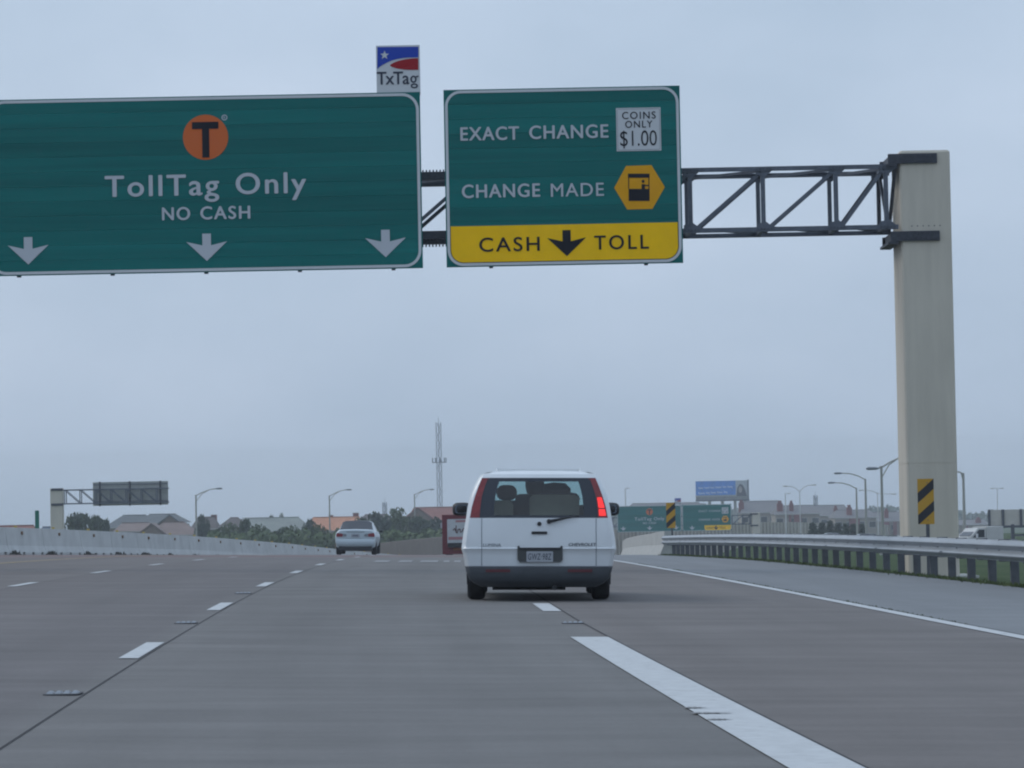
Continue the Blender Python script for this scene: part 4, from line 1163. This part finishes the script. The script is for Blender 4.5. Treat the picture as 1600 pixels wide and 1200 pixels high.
# ---------------------------------------------------------------- trees
LEAFS = [mat('leaves dark', (.022, .045, .024), .8, col2=(.055, .085, .035), scale=.6), mat('leaves mid', (.034, .062, .022), .8, col2=(.075, .11, .035), scale=.6), mat('leaves blue green', (.022, .045, .034), .8, col2=(.05, .075, .045), scale=.6)]
BARK = mat('bark', (.08, .07, .06), .9, .2, 6)
def make_tree(seed, H, W, shape, leaf, nleaf=3000, trunk=.32):
    rnd = random.Random(seed)
    root = bpy.data.objects.new('tree', None); COL.objects.link(root); root['category'] = 'tree'
    tp = [(0, 0, -.3), (.06, .05, H * .2), (-.05, .1, H * .42), (.1, 0, H * .65)]
    mb = MB().path(tp, [H * .035, H * .027, H * .02, H * .01], 8)
    blobs = []
    for k in range(15):
        a = k * 2.4 + rnd.uniform(-.4, .4); zf = trunk + (1 - trunk) * (k + .5) / 15
        rr = W / 2 * (math.sin(math.pi * (.12 + .82 * (zf - trunk) / (1 - trunk))) ** .7 if shape == 'round' else max(.12, 1.0 - (zf - trunk) / (1 - trunk)) ** .8)
        d = rr * rnd.uniform(.35, .85); c = Vector((d * math.cos(a), d * math.sin(a), H * zf * rnd.uniform(.93, 1.04)))
        blobs.append((c, W * rnd.uniform(.19, .30), H * rnd.uniform(.09, .15)))
        if k % 2 == 0 and zf < .85: mb.tube(Vector((0, 0, H * zf * .6)), c, H * .010, H * .003, 5)
    mb.build('trunk', BARK, root, sm=60)
    lf = MB()
    for k in range(nleaf):
        c, rw, rh = rnd.choice(blobs)
        while True:
            p = Vector((rnd.uniform(-1, 1), rnd.uniform(-1, 1), rnd.uniform(-1, 1)))
            if .25 < p.length < 1: break
        q = c + Vector((p.x * rw, p.y * rw, p.z * rh)) * (1 + .25 * rnd.random() ** 3)
        u = Vector((rnd.gauss(0, 1), rnd.gauss(0, 1), rnd.gauss(0, .6))).normalized(); v_ = u.orthogonal().normalized()
        v_ = (v_ * math.cos(k) + u.cross(v_) * math.sin(k))
        s = rnd.uniform(.22, .46)
        lf.quad(q - u * s, q + v_ * s * .6, q + u * s, q - v_ * s * .6)
    lf.build('crown', leaf, root, fix=False)
    return root
PROTO = [make_tree(11, 9, 8.5, 'round', LEAFS[0]), make_tree(23, 9, 9.5, 'round', LEAFS[1]), make_tree(37, 9, 7.2, 'round', LEAFS[2]), make_tree(51, 9, 5.2, 'cone', LEAFS[2], 2000, .06)]
used = set()
def tree(kind, px, pytop, Y, wpx, label, group='trees beyond the barrier', zf=None):
    T = at(px, pytop, Y); z0 = gz(T.x, Y) - .2 if zf is None else zf
    h = max(2.0, T.z - z0); wd = wpx * Y / F
    base = (9, 8.5), (9, 9.5), (9, 7.2), (9, 5.2)
    sc = (wd / base[kind][1], wd / base[kind][1], h / 9 / 1.05)
    rot = random.uniform(0, 6.28)
    if kind not in used:
        used.add(kind); o = PROTO[kind]; o.location = (T.x, Y, z0); o.rotation_euler = (0, 0, rot); o.scale = sc; o['label'] = label; o['group'] = group
        return o
    return copy_tree(PROTO[kind], (T.x, Y, z0), label, rot, sc, group)
for a in ((0, 122, 799, 430, 52, 'broad dark tree right of the distant cantilever pillar'),
          (0, 152, 803, 440, 40, 'dark tree under the back of the cantilever sign, beside the grey roof'),
          (2, 166, 812, 425, 16, 'small low tree at the corner of the grey roofed house'),
          (2, 317, 806, 470, 26, 'dark tree right behind the leftmost street lamp'),
          (1, 352, 822, 450, 44, 'low green bush tree at the left end of the long grey green roof'),
          (0, 382, 808, 455, 24, 'slim dark tree against the left part of the long grey green roof'),
          (1, 410, 824, 430, 46, 'light green shrubby tree below the long grey green roof'),
          (0, 441, 822, 440, 40, 'rounded bushy tree below the middle of the long grey green roof'),
          (1, 462, 826, 420, 38, 'low bright bush at the right end of the long grey green roof'),
          (2, 484, 813, 460, 36, 'dark round tree in front of the orange roof'),
          (1, 503, 824, 430, 40, 'green tree between the orange roof and the silver sedan'),
          (2, 590, 802, 470, 52, 'wide dark tree directly right of the silver sedan'),
          (0, 562, 806, 480, 34, 'tree rising behind the roof of the silver sedan'),
          (1, 618, 800, 480, 50, 'tall green tree left of the street lamp near the mast'),
          (0, 655, 805, 470, 50, 'dark tree beneath the brown gabled roof'),
          (2, 685, 810, 455, 44, 'dark tree just left of the red truck'),
          (1, 712, 806, 470, 40, 'tree behind the dark door mirror of the minivan'),
          (0, 425, 803, 640, 14, 'small tree top poking above the long grey green roof'),
          (1, 438, 806, 650, 12, 'tiny second tree top above the long grey green roof')): tree(*a)
for a in ((3, 1270, 817, 430, 20, 'first small evergreen in front of the ribbed wall, leftmost of the row'),
          (3, 1284, 817, 432, 20, 'second small evergreen in the row before the ribbed wall'),
          (3, 1297, 814, 434, 18, 'third, taller evergreen in the row before the ribbed wall'),
          (3, 1309, 818, 433, 20, 'fourth small evergreen in the row before the ribbed wall'),
          (3, 1322, 818, 431, 18, 'fifth small evergreen in the row before the ribbed wall'),
          (3, 1334, 819, 433, 18, 'sixth small evergreen, left of the lamp pole before the ribbed wall'),
          (3, 1347, 820, 434, 18, 'last small evergreen in the row, nearest the pillar')): tree(*a, group='row of small evergreens')

mb = MB(); rnd = random.Random(8)
for k_ in range(9000):
    px = rnd.uniform(325, 735); Y = rnd.uniform(392, 412)
    top = 833 + 3.2 * math.sin(px * .09) + 2.5 * math.sin(px * .23 + 2) + 1.5 * math.sin(px * .51) - (px - 330) * .006
    P = at(px, top + 22 * rnd.random() ** .8, Y); s = rnd.uniform(.18, .42)
    u = Vector((rnd.gauss(0, 1), rnd.gauss(0, 1), rnd.gauss(0, .6))).normalized(); v_ = u.orthogonal().normalized()
    mb.quad(P - u * s, P + v_ * s * .7, P + u * s, P - v_ * s * .7)
tag(mb.build('shrubbery', LEAFS[1], fix=False), 'continuous dark green shrubbery just behind the left barrier', 'shrubbery', kind='stuff')

# ---------------------------------------------------------------- houses beyond the barrier
WALLS = mat('house wall brick', (.20, .15, .12), .9, .15, 2); WALLT = mat('house wall tan', (.30, .26, .20), .9, .12, 2)
WIN = mat('house window', (.03, .035, .04), .2); TRIM = mat('house trim', (.33, .32, .30), .8)
def house(name, cxp, Y, wpx, pyridge, pyeave, roofm, wallm, label, gable=None, dep=9.0, hip=.32, chim=(), cat='house', wins=4):
    """hip-roofed house; gable = (px, half width px, py apex) for a cross gable towards the road"""
    k = Y / F; C = at(cxp, pyridge, Y + dep / 2); zf = gz(C.x, Y + dep / 2) - .3
    t = thing(name, (C.x, Y, zf), label, cat, 'houses beyond the barrier' if cat == 'house' else None)
    W = wpx * k; zr = at(cxp, pyridge, Y + dep / 2).z - zf; ze = at(cxp, pyeave, Y).z - zf
    MB().box((0, dep / 2, ze / 2 - .1), (W - .8, dep - .8, ze - .2)).build('wall', wallm, t)
    x = W / 2; rx = x - W * hip * .5
    rf = MB()
    e = [(-x, 0, ze), (x, 0, ze), (x, dep, ze), (-x, dep, ze)]; r0, r1 = (-rx, dep / 2, zr), (rx, dep / 2, zr)
    rf.poly([e[0], e[1], r1, r0]); rf.poly([e[1], e[2], r1]); rf.poly([e[2], e[3], r0, r1]); rf.poly([e[3], e[0], r0]); rf.poly(list(reversed(e)))
    ro = rf.build('roof', roofm, t)
    MB().bar((-x, -.02, ze - .08), (x, -.02, ze - .08), .2, .06).build('fascia', TRIM, ro)
    MB().bar((-rx, dep / 2, zr + .04), (rx, dep / 2, zr + .04), .12, .25).build('ridge_cap', roofm, ro)
    if gable:
        gx = (gable[0] - cxp) * k; hw = gable[1] * k; za = at(gable[0], gable[2], Y - .5).z - zf
        zl = za - hw * .75
        rg = MB()
        for s in (-1, 1):
            rg.ring([[(gx, y, za), (gx + s * hw, y, zl), (gx + s * hw, y, zl - .18), (gx, y, za - .18)] for y in (-1.2, dep / 2 + 1)], True)
        rg.build('cross_gable', roofm, ro)
        MB().poly([(gx - hw * .85, -.9, zl), (gx + hw * .85, -.9, zl), (gx, -.9, za - .25)]).build('gable_wall', wallm, t)
        MB().box((gx, -.45, zl / 2), (hw * 1.7, .9, zl)).build('wall', wallm, t)
    for cpx, py, wp in chim:
        q = (cpx - cxp) * k; zc = at(cpx, py, Y + dep / 2).z - zf
        c = MB().box((q, dep / 2 + .6, (zc + ze) / 2), (wp * k, .8, zc - ze)).build('chimney', mat('red chimney brick', (.17, .055, .05), .9, .2, 3), ro)
        MB().box((q, dep / 2 + .6, zc + .05), (wp * k + .15, .95, .12)).build('chimney_cap', TRIM, c)
    for i in range(wins):
        xx = -W / 2 + W * (i + .5) / wins
        f_ = MB().box((xx, .37, ze - 1.5), (1.3, .1, 1.4)).build('window', TRIM, t)
        MB().box((xx, .31, ze - 1.5), (1.1, .04, 1.2)).build('pane', WIN, f_)
    return t
RG = mat('grey shingle roof', (.115, .125, .13), .9, .12, .8); RB_ = mat('brown shingle roof', (.20, .15, .135), .9, .12, .8)
RGG = mat('grey green roof', (.20, .22, .20), .9, .14, .5); RO = mat('orange tile roof', (.46, .21, .12), .9, .14, 1.2); RD = mat('dark roof', (.09, .075, .07), .9, .12, .8)
RR = mat('red tile roof', (.23, .10, .08), .9, .12, 1)
house('house', 210, 600, 92, 805, 824, RG, WALLT, 'house with a plain grey hip roof, under the cantilever sign', hip=.6)
house('house', 254, 585, 84, 803.5, 817, RG, WALLS, 'house with a grey roof and a brown front gable, left of the leftmost lamp', gable=(270, 21, 803.5), hip=.5)
house('house', 212, 520, 62, 817, 830, RB_, WALLT, 'low house with a plain pinkish brown roof', hip=.3, dep=8)
house('house', 272, 515, 82, 816, 836, RB_, WALLS, 'low brown roofed house whose dark verge slopes down to the barrier', gable=(242, 26, 817), hip=.6, dep=8)
house('house', 322, 640, 44, 808, 826, RD, WALLS, 'dark roofed house with a red chimney, right of the leftmost lamp', hip=.4, chim=((334, 805, 9),))
house('house', 425, 600, 128, 809, 830, RGG, WALLT, 'long house with a pale grey green roof behind the bushes', hip=.34, dep=12)
house('house', 366, 590, 44, 809, 822, RD, WALLS, 'small dark roof at the left end of the grey green roof', hip=.7)
house('house', 525, 620, 104, 808, 829, RO, WALLT, 'house with a bright orange tile roof behind the silver sedan', hip=.30, chim=((517, 805.5, 7), (556, 802, 9)))
house('house', 588, 640, 60, 804, 815, RD, WALLT, 'small roof half hidden by trees, right of the orange roof', hip=.4)
house('house', 690, 620, 110, 792.5, 813, RR, WALLS, 'large red brown roofed house with a front gable behind the mast', gable=(654, 24, 792), hip=.2)
house('house', 22, 330, 78, 822, 833, RR, WALLT, 'sliver of red roof above the barrier, far left', hip=.2, dep=7, wins=2)
house('house', 82, 420, 44, 823.5, 833, mat('blue grey roof', (.10, .13, .17), .9, .1, 1), WALLT, 'low blue grey roof beside the distant cantilever pillar', hip=.3, dep=6, wins=2)

# ---------------------------------------------------------------- walls across the curve
TANC = mat('tan concrete wall', (.20, .165, .135), .9, .10, .6)
def wall_run(name, Ys, offw, topf, m, label, ribs=0, th=.35):
    Y0 = Ys[0]; O = Vector((cx(Y0) + offw, Y0, gz(cx(Y0) + offw, Y0)))
    t = thing(name, O, label, 'wall')
    for a, b in zip(Ys, Ys[1:]):
        A = Vector((cx(a) + offw, a, 0)); B = Vector((cx(b) + offw, b, 0))
        d = (B - A).normalized(); rgt = Vector((d.y, -d.x, 0)); rg = []
        for P, Y in ((A, a), (B, b)):
            zt = topf(P.x, Y); zb = -dd(Y) - 3
            rg.append([P - O + rgt * u + Vector((0, 0, z)) for u, z in ((-th / 2, zb), (th / 2, zb), (th / 2, zt), (-th / 2, zt))])
        pn = MB().ring(rg, True).build('wall_panel', m, t)
        if ribs:
            for k in range(ribs):
                f_ = (k + .5) / ribs; P = A.lerp(B, f_); Y = a + (b - a) * f_
                zt = topf(P.x, Y) + .03; zb = -dd(Y) - 2.5
                MB().box(P - O + rgt * (th / 2 + .12) + Vector((0, 0, (zt + zb) / 2)), (.42, .42, zt - zb)).build('pilaster', mat('wall pilaster', (.27, .245, .20), .9, .1, 1), pn)
def top_px(tab):
    def fz(X, Y):
        px = 800 + F * X / Y; return at(px, lerp(tab, px), Y).z
    return fz
wall_run('retaining_wall', frange(262, 400, 11.5), -13.5, top_px([(540, 850), (595, 848), (690, 838.5), (760, 834), (900, 832)]), TANC, 'plain brown concrete wall between the silver sedan and the red truck')
wall_run('sound_wall', frange(405, 900, 16.5), -13.5, top_px([(700, 838), (830, 832), (960, 828), (1060, 818), (1146, 817), (1230, 816), (1300, 818), (1420, 821.5)]), mat('ribbed wall panel', (.33, .30, .24), .9, .12, .5), 'long tan wall with vertical ribs beyond the far green signs', ribs=4)

# ---------------------------------------------------------------- masts
MAST = mat('mast steel', (.13, .15, .18), .7)
def mast(px, pyt, Y, half, label, plat=None, zf=None, member=.10):
    T = at(px, pyt, Y); z0 = gz(T.x, Y) - .5
    t = thing('lattice_mast', (T.x, Y, z0), label, 'mast', 'lattice masts'); h = T.z - z0
    cs = [(half * math.cos(R(a)), half * math.sin(R(a))) for a in (90, 210, 330)]
    for x, y in cs: MB().tube((x, y, 0), (x, y, h), member * .9, n=5).build('leg', MAST, t)
    nb = int(h / (half * 2.6)); lac = MB()
    for k in range(nb):
        za, zb = h * k / nb, h * (k + 1) / nb
        for i in range(3):
            a, b = cs[i], cs[(i + 1) % 3]
            if k % 2: a, b = b, a
            lac.tube((*a, za), (*b, zb), member * .95, n=4); lac.tube((*a, za), (*b, za), member * .6, n=4)
    lac.build('lacing', MAST, t)
    if plat:
        zp = at(px, plat, Y).z - z0
        pf = MB().ring([[(2.0 * math.cos(R(a)), 2.0 * math.sin(R(a)), z) for a in range(0, 360, 60)] for z in (zp - .25, zp)], True).build('platform', MAST, t)
        for a in range(0, 360, 40): MB().box((2.05 * math.cos(R(a)), 2.05 * math.sin(R(a)), zp + .5), (.28, .28, 1.5)).build('antenna', MAST, pf)
    MB().tube((0, 0, h), (0, 0, h + 1.5), .08, n=4).build('tip', MAST, t)
mast(685, 660, 1000, .85, 'tall lattice mast with a platform, left of the minivan', 722)
mast(601, 785, 1150, .75, 'short distant lattice mast above the trees, right of the silver sedan', None, member=.16)
mast(1274, 774, 1300, .8, 'faint stub mast above the hazy grey roofs', None, member=.2)

# ---------------------------------------------------------------- cantilever sign on the other carriageway, seen from behind
CY = 300.0
k = CY / F
A = at(87.5, 763, CY); z0 = gz(A.x, CY) - .4
t = thing('cantilever_gantry', (A.x, CY, z0), 'distant pale pillar with a cantilever truss, far left', 'sign gantry')
h = A.z - z0
MB().rbox((0, .6, h / 2), (19 * k, 1.2, h), .05).build('pillar', PILC, t)
for zz, wv in ((at(87, 765, CY).z - z0, 18 * k), (at(87, 788.5, CY).z - z0, 18 * k)):
    MB().box((.08, -.04, zz), (wv, .06, .22)).build('bracket', STEEL2, t)
zt, zb = at(120, 765.5, CY).z - z0, at(120, 787, CY).z - z0
xe = (262 - 87.5) * k
for y in (0, 1.2):
    for z in (zt, zb): MB().box(((xe + .4) / 2, y, z), (xe - .4, .11, .11)).build('chord', STEEL, t)
    xx = .75; fl = True
    while xx < xe:
        MB().box((xx, y, (zt + zb) / 2), (.08, .08, zt - zb)).build('vertical', STEEL, t)
        if xx + 1.35 < xe: MB().bar((xx, y, zt), (xx + 1.35, y, zb), .07, .07).build('diagonal', STEEL, t)
        xx += 1.35
sgn = thing('overhead_sign', at(204, 771, CY + 1.5), 'grey back of a wide sign hung on the distant cantilever truss', 'road sign')
MB().box((0, .03, 0), (118 * k, .06, 37 * k)).build('panel', ALU, sgn)
for q in (-48, -1, 47): MB().box((q * k, -.06, 0), (.16, .12, 38.5 * k)).build('hanger_beam', STEEL2, sgn)
for q in (14.5, -12): MB().box((0, -.045, q * k), (117 * k, .07, .07)).build('rail', STEEL, sgn)

# ---------------------------------------------------------------- billboard
BY = 900.0; k = BY / F
A = at(1128.5, 767, BY); z0 = gz(A.x, BY) - .5
t = thing('billboard', (A.x, BY, z0), 'blue billboard with white script and a dark haired portrait, above the far green sign', 'billboard')
hc = A.z - z0
fr = MB().box((0, .2, hc + 3 * k), (83 * k, .5, 25.5 * k)).build('frame', ALU, t)
bl = MB().box((-10.3 * k, -.08, hc + 4.5 * k), (62.4 * k, .05, 22 * k)).build('blue_panel', mat('billboard blue', (.028, .20, .62), .5, .15, .6), fr)
pw = MB().box((31 * k, -.08, hc + 3.5 * k), (20 * k, .05, 24.5 * k)).build('portrait_panel', mat('billboard pale', (.40, .43, .45), .5), fr)
hair = MB().poly([(x * k, -.13, hc + z * k) for x, z in ((22, -9), (22.5, -2), (23.5, 4), (26, 9), (29, 10.5), (32, 8.5), (34.5, 4), (37, -3), (38.5, -9))]).build('printed_hair', mat('printed dark hair', (.035, .035, .045), .6), pw, fix=False); facing(hair)
fc = MB().poly([(x, -.16, z) for x, z in ell(28.2 * k, hc + 1.5 * k, 2.8 * k, 5.2 * k, 16)]).build('printed_face', mat('printed face', (.34, .30, .28), .6), pw, fix=False); facing(fc)
WS = mat('billboard white script', (.62, .72, .82), .6)
rnd = random.Random(9)
for zz, x0, x1, sd in ((5.4, -37, 17, 1), (-2.6, -37, 6, 2)):
    x = x0
    while x < x1:
        wl = rnd.uniform(5, 10); pts = []; n_ = int(wl * 1.6)
        for i in range(n_ + 1):
            xx = x + wl * i / n_; pts.append((xx * k, -.125, hc + (zz + 1.5 * math.sin(i * 1.9 + sd) * (1.7 if i in (0, n_) else .8) + .03 * (xx + 10)) * k))
        MB().path(pts, .45 * k, 4).build('script_print', WS, bl); x += wl + 2.2
MB().box((0, -.3, hc - 15 * k), (84 * k, 1.2, .35)).build('catwalk', STEEL2, t)
MB().box((0, .1, hc - 11.5 * k), (83 * k, .6, 5.5 * k)).build('skirt', mat('billboard skirt', (.16, .17, .17), .7, .3, 1), t)
MB().box((40.5 * k, .1, hc + .5 * k), (2.2 * k, .9, 33 * k)).build('side_frame', STEEL, t)
for q in (-20, 0, 20): MB().tube((q * k, .5, 0), (q * k, .5, hc - 10 * k), .42, n=10).build('column', ALU, t)
MB().box((34 * k, 1.0, hc - 22 * k), (7 * k, .5, 22 * k)).build('column', ALU, t)

# ---------------------------------------------------------------- hazy apartment blocks and tree line
GRR = mat('apartment grey roof', (.15, .145, .15), .9, .1, .4); APW = mat('apartment wall', (.30, .26, .22), .9, .1, .5); APR = mat('apartment red brick', (.17, .05, .05), .9, .15, .6)
def apartment(cxp, Y, wpx, pyr, pye, label, chim, red, nw, hip=.25):
    t = house('apartment_block', cxp, Y, wpx, pyr, pye, GRR, APW, label, dep=14, hip=hip, chim=(), cat='building', wins=0)
    k = Y / F; zf = t.location.z
    for cpx, py, wp in chim:
        zc = at(cpx, py, Y).z - zf; ze = at(cpx, pye, Y).z - zf
        c = MB().box(((cpx - cxp) * k, 3, (zc + ze) / 2), (wp * k, 1.4, zc - ze)).build('chimney', APR, t)
        MB().box(((cpx - cxp) * k, 3, zc + .15), (wp * k * .6, 1.0, .9)).build('chimney_pot', APR, c)
    ze = at(cxp, pye, Y).z - zf
    for a, b in red:
        MB().box(((a + b - 2 * cxp) / 2 * k, .1, ze / 2 - .1), ((b - a) * k, .7, ze - .2)).build('brick_bay', APR, t)
    for i in range(nw):
        for lv in (1.6, 4.4):
            xx = (-wpx / 2 + wpx * (i + .5) / nw) * k
            f_ = MB().box((xx, .32, ze - lv), (1.7, .2, 1.5)).build('window', TRIM, t)
            MB().box((xx, .20, ze - lv), (1.4, .08, 1.2)).build('pane', WIN, f_)
apartment(1190, 800, 74, 783, 801, 'hazy grey roofed block right of the billboard', ((1156, 785, 8),), ((1205, 1216),), 5)
apartment(1242, 760, 74, 790, 803, 'hazy block with two red chimneys and red brick bays', ((1216, 786.5, 9), (1234, 786.5, 6)), ((1228, 1232), (1236, 1248)), 4)
apartment(1290, 860, 78, 789.5, 806, 'long hazy block behind the small evergreens', ((1303, 794, 6),), (), 6)
apartment(1332, 780, 70, 797, 809, 'hazy block with dark openings near the lamp poles', ((1324, 793, 8),), ((1322, 1338),), 4)
apartment(1392, 840, 86, 800, 814, 'hazy block with a red chimney beside the concrete pillar', ((1382, 798, 6),), ((1376, 1384), (1390, 1396)), 5)
apartment(1512, 840, 64, 812, 820, 'hazy low block with a red chimney right of the pillar', ((1525, 812, 8),), ((1500, 1506),), 4)
apartment(1040, 900, 140, 786, 800, 'hazy grey roof line behind the far green signs', (), (), 6)
mb = MB(); rnd = random.Random(4)
for k_ in range(5200):
    px = rnd.uniform(930, 1700); Y = rnd.uniform(1280, 1420); top = 797 + 5 * math.sin(px * .021) + 3 * math.sin(px * .067 + 1) + 2 * math.sin(px * .17)
    P = at(px, rnd.uniform(top, 830), Y); s = rnd.uniform(.7, 1.6)
    u = Vector((rnd.gauss(0, 1), rnd.gauss(0, 1), rnd.gauss(0, .6))).normalized(); v_ = u.orthogonal().normalized()
    mb.quad(P - u * s, P + v_ * s * .7, P + u * s, P - v_ * s * .7)
tl = mb.build('treeline', LEAFS[2], fix=False)
tag(tl, 'far hazy line of trees behind the apartment roofs', 'treeline', kind='stuff')

# ---------------------------------------------------------------- traffic and sign backs beyond the guardrail
def front_z(X, Y): return gz(X, Y) + .06
OFFW = carpaint('off white paint', (.62, .63, .62)); DKC = carpaint('dark green car paint', (.03, .06, .065)); GRC = carpaint('grey blue car paint', (.22, .26, .31))
def parked(px, Y, py_roof, paint, label, rot=0):
    P = at(px, py_roof, Y); o = sedan((P.x, Y, P.z - 1.45), paint, label, rot); return o
parked(1293, 300, 832.5, DKC, 'dark car with bright windscreen glint on the frontage road', math.pi + .1)
parked(1358, 300, 834, GRC, 'grey blue car on the frontage road, left of the pillar', .1)
parked(1390, 260, 837.5, OFFW, 'pale car roof just left of the pillar foot', .1)
parked(1590, 215, 842.5, OFFW, 'pale car whose roof shows above the guardrail, far right', .25)
P = at(1556, 822, 220)
wt_, _ = box_truck((P.x, 220, P.z - 2.0), 'white box truck behind the guardrail, right of the pillar', mat('white cab', (.5, .5, .49), .4), mat('dull white box', (.42, .42, .40), .6, .1, 1), math.pi / 2 + .35, W=1.9, Ln=1.2, H=2.0, z0=.6, r=.34)
SYb = 350.0; k = SYb / F
A = at(1590, 809, SYb); z0 = gz(A.x, SYb) - .3; hc = A.z - z0
t = thing('road_sign', (A.x, SYb, z0), 'row of pale sign backs on dark posts, far right above the guardrail', 'road sign')
for q0, q1 in ((-43, -24), (-22, 4), (6, 34)): MB().box(((q0 + q1) / 2 * k, 0, hc), ((q1 - q0) * k, .06, 26 * k)).build('panel', mat('beige sign back', (.46, .43, .38), .6, .1, 1), t)
for q in (-44.5, -23, 5, 35): MB().box((q * k, -.1, hc - 1 * k), (.26, .2, 29 * k)).build('hanger_beam', STEEL2, t)
MB().box((-5 * k, -.1, hc - 13.5 * k), (80 * k, .25, .25)).build('rail', STEEL2, t)
for q in (-8, 22): MB().box((q * k, .1, (hc - 10 * k) / 2), (.35, .35, hc - 10 * k)).build('post', STEEL2, t)
MB().box((8 * k, -.12, hc - 27 * k), (30 * k, .2, .2)).build('rail', STEEL2, t)

# ---------------------------------------------------------------- the hazy air
hz = MB().box((0, 1280, 18), (3060, 2760, 66)).build('haze', None)
tag(hz, 'thin pale haze over the whole place', 'haze', kind='stuff')
m = bpy.data.materials.new('haze'); m.use_nodes = True; t_ = m.node_tree; t_.nodes.clear()
o_ = t_.nodes.new('ShaderNodeOutputMaterial'); pv = t_.nodes.new('ShaderNodeVolumePrincipled')
pv.inputs['Color'].default_value = (.86, .92, 1.0, 1); pv.inputs['Density'].default_value = .00033; pv.inputs['Anisotropy'].default_value = .2
t_.links.new(pv.outputs[0], o_.inputs['Volume']); hz.data.materials.append(m)
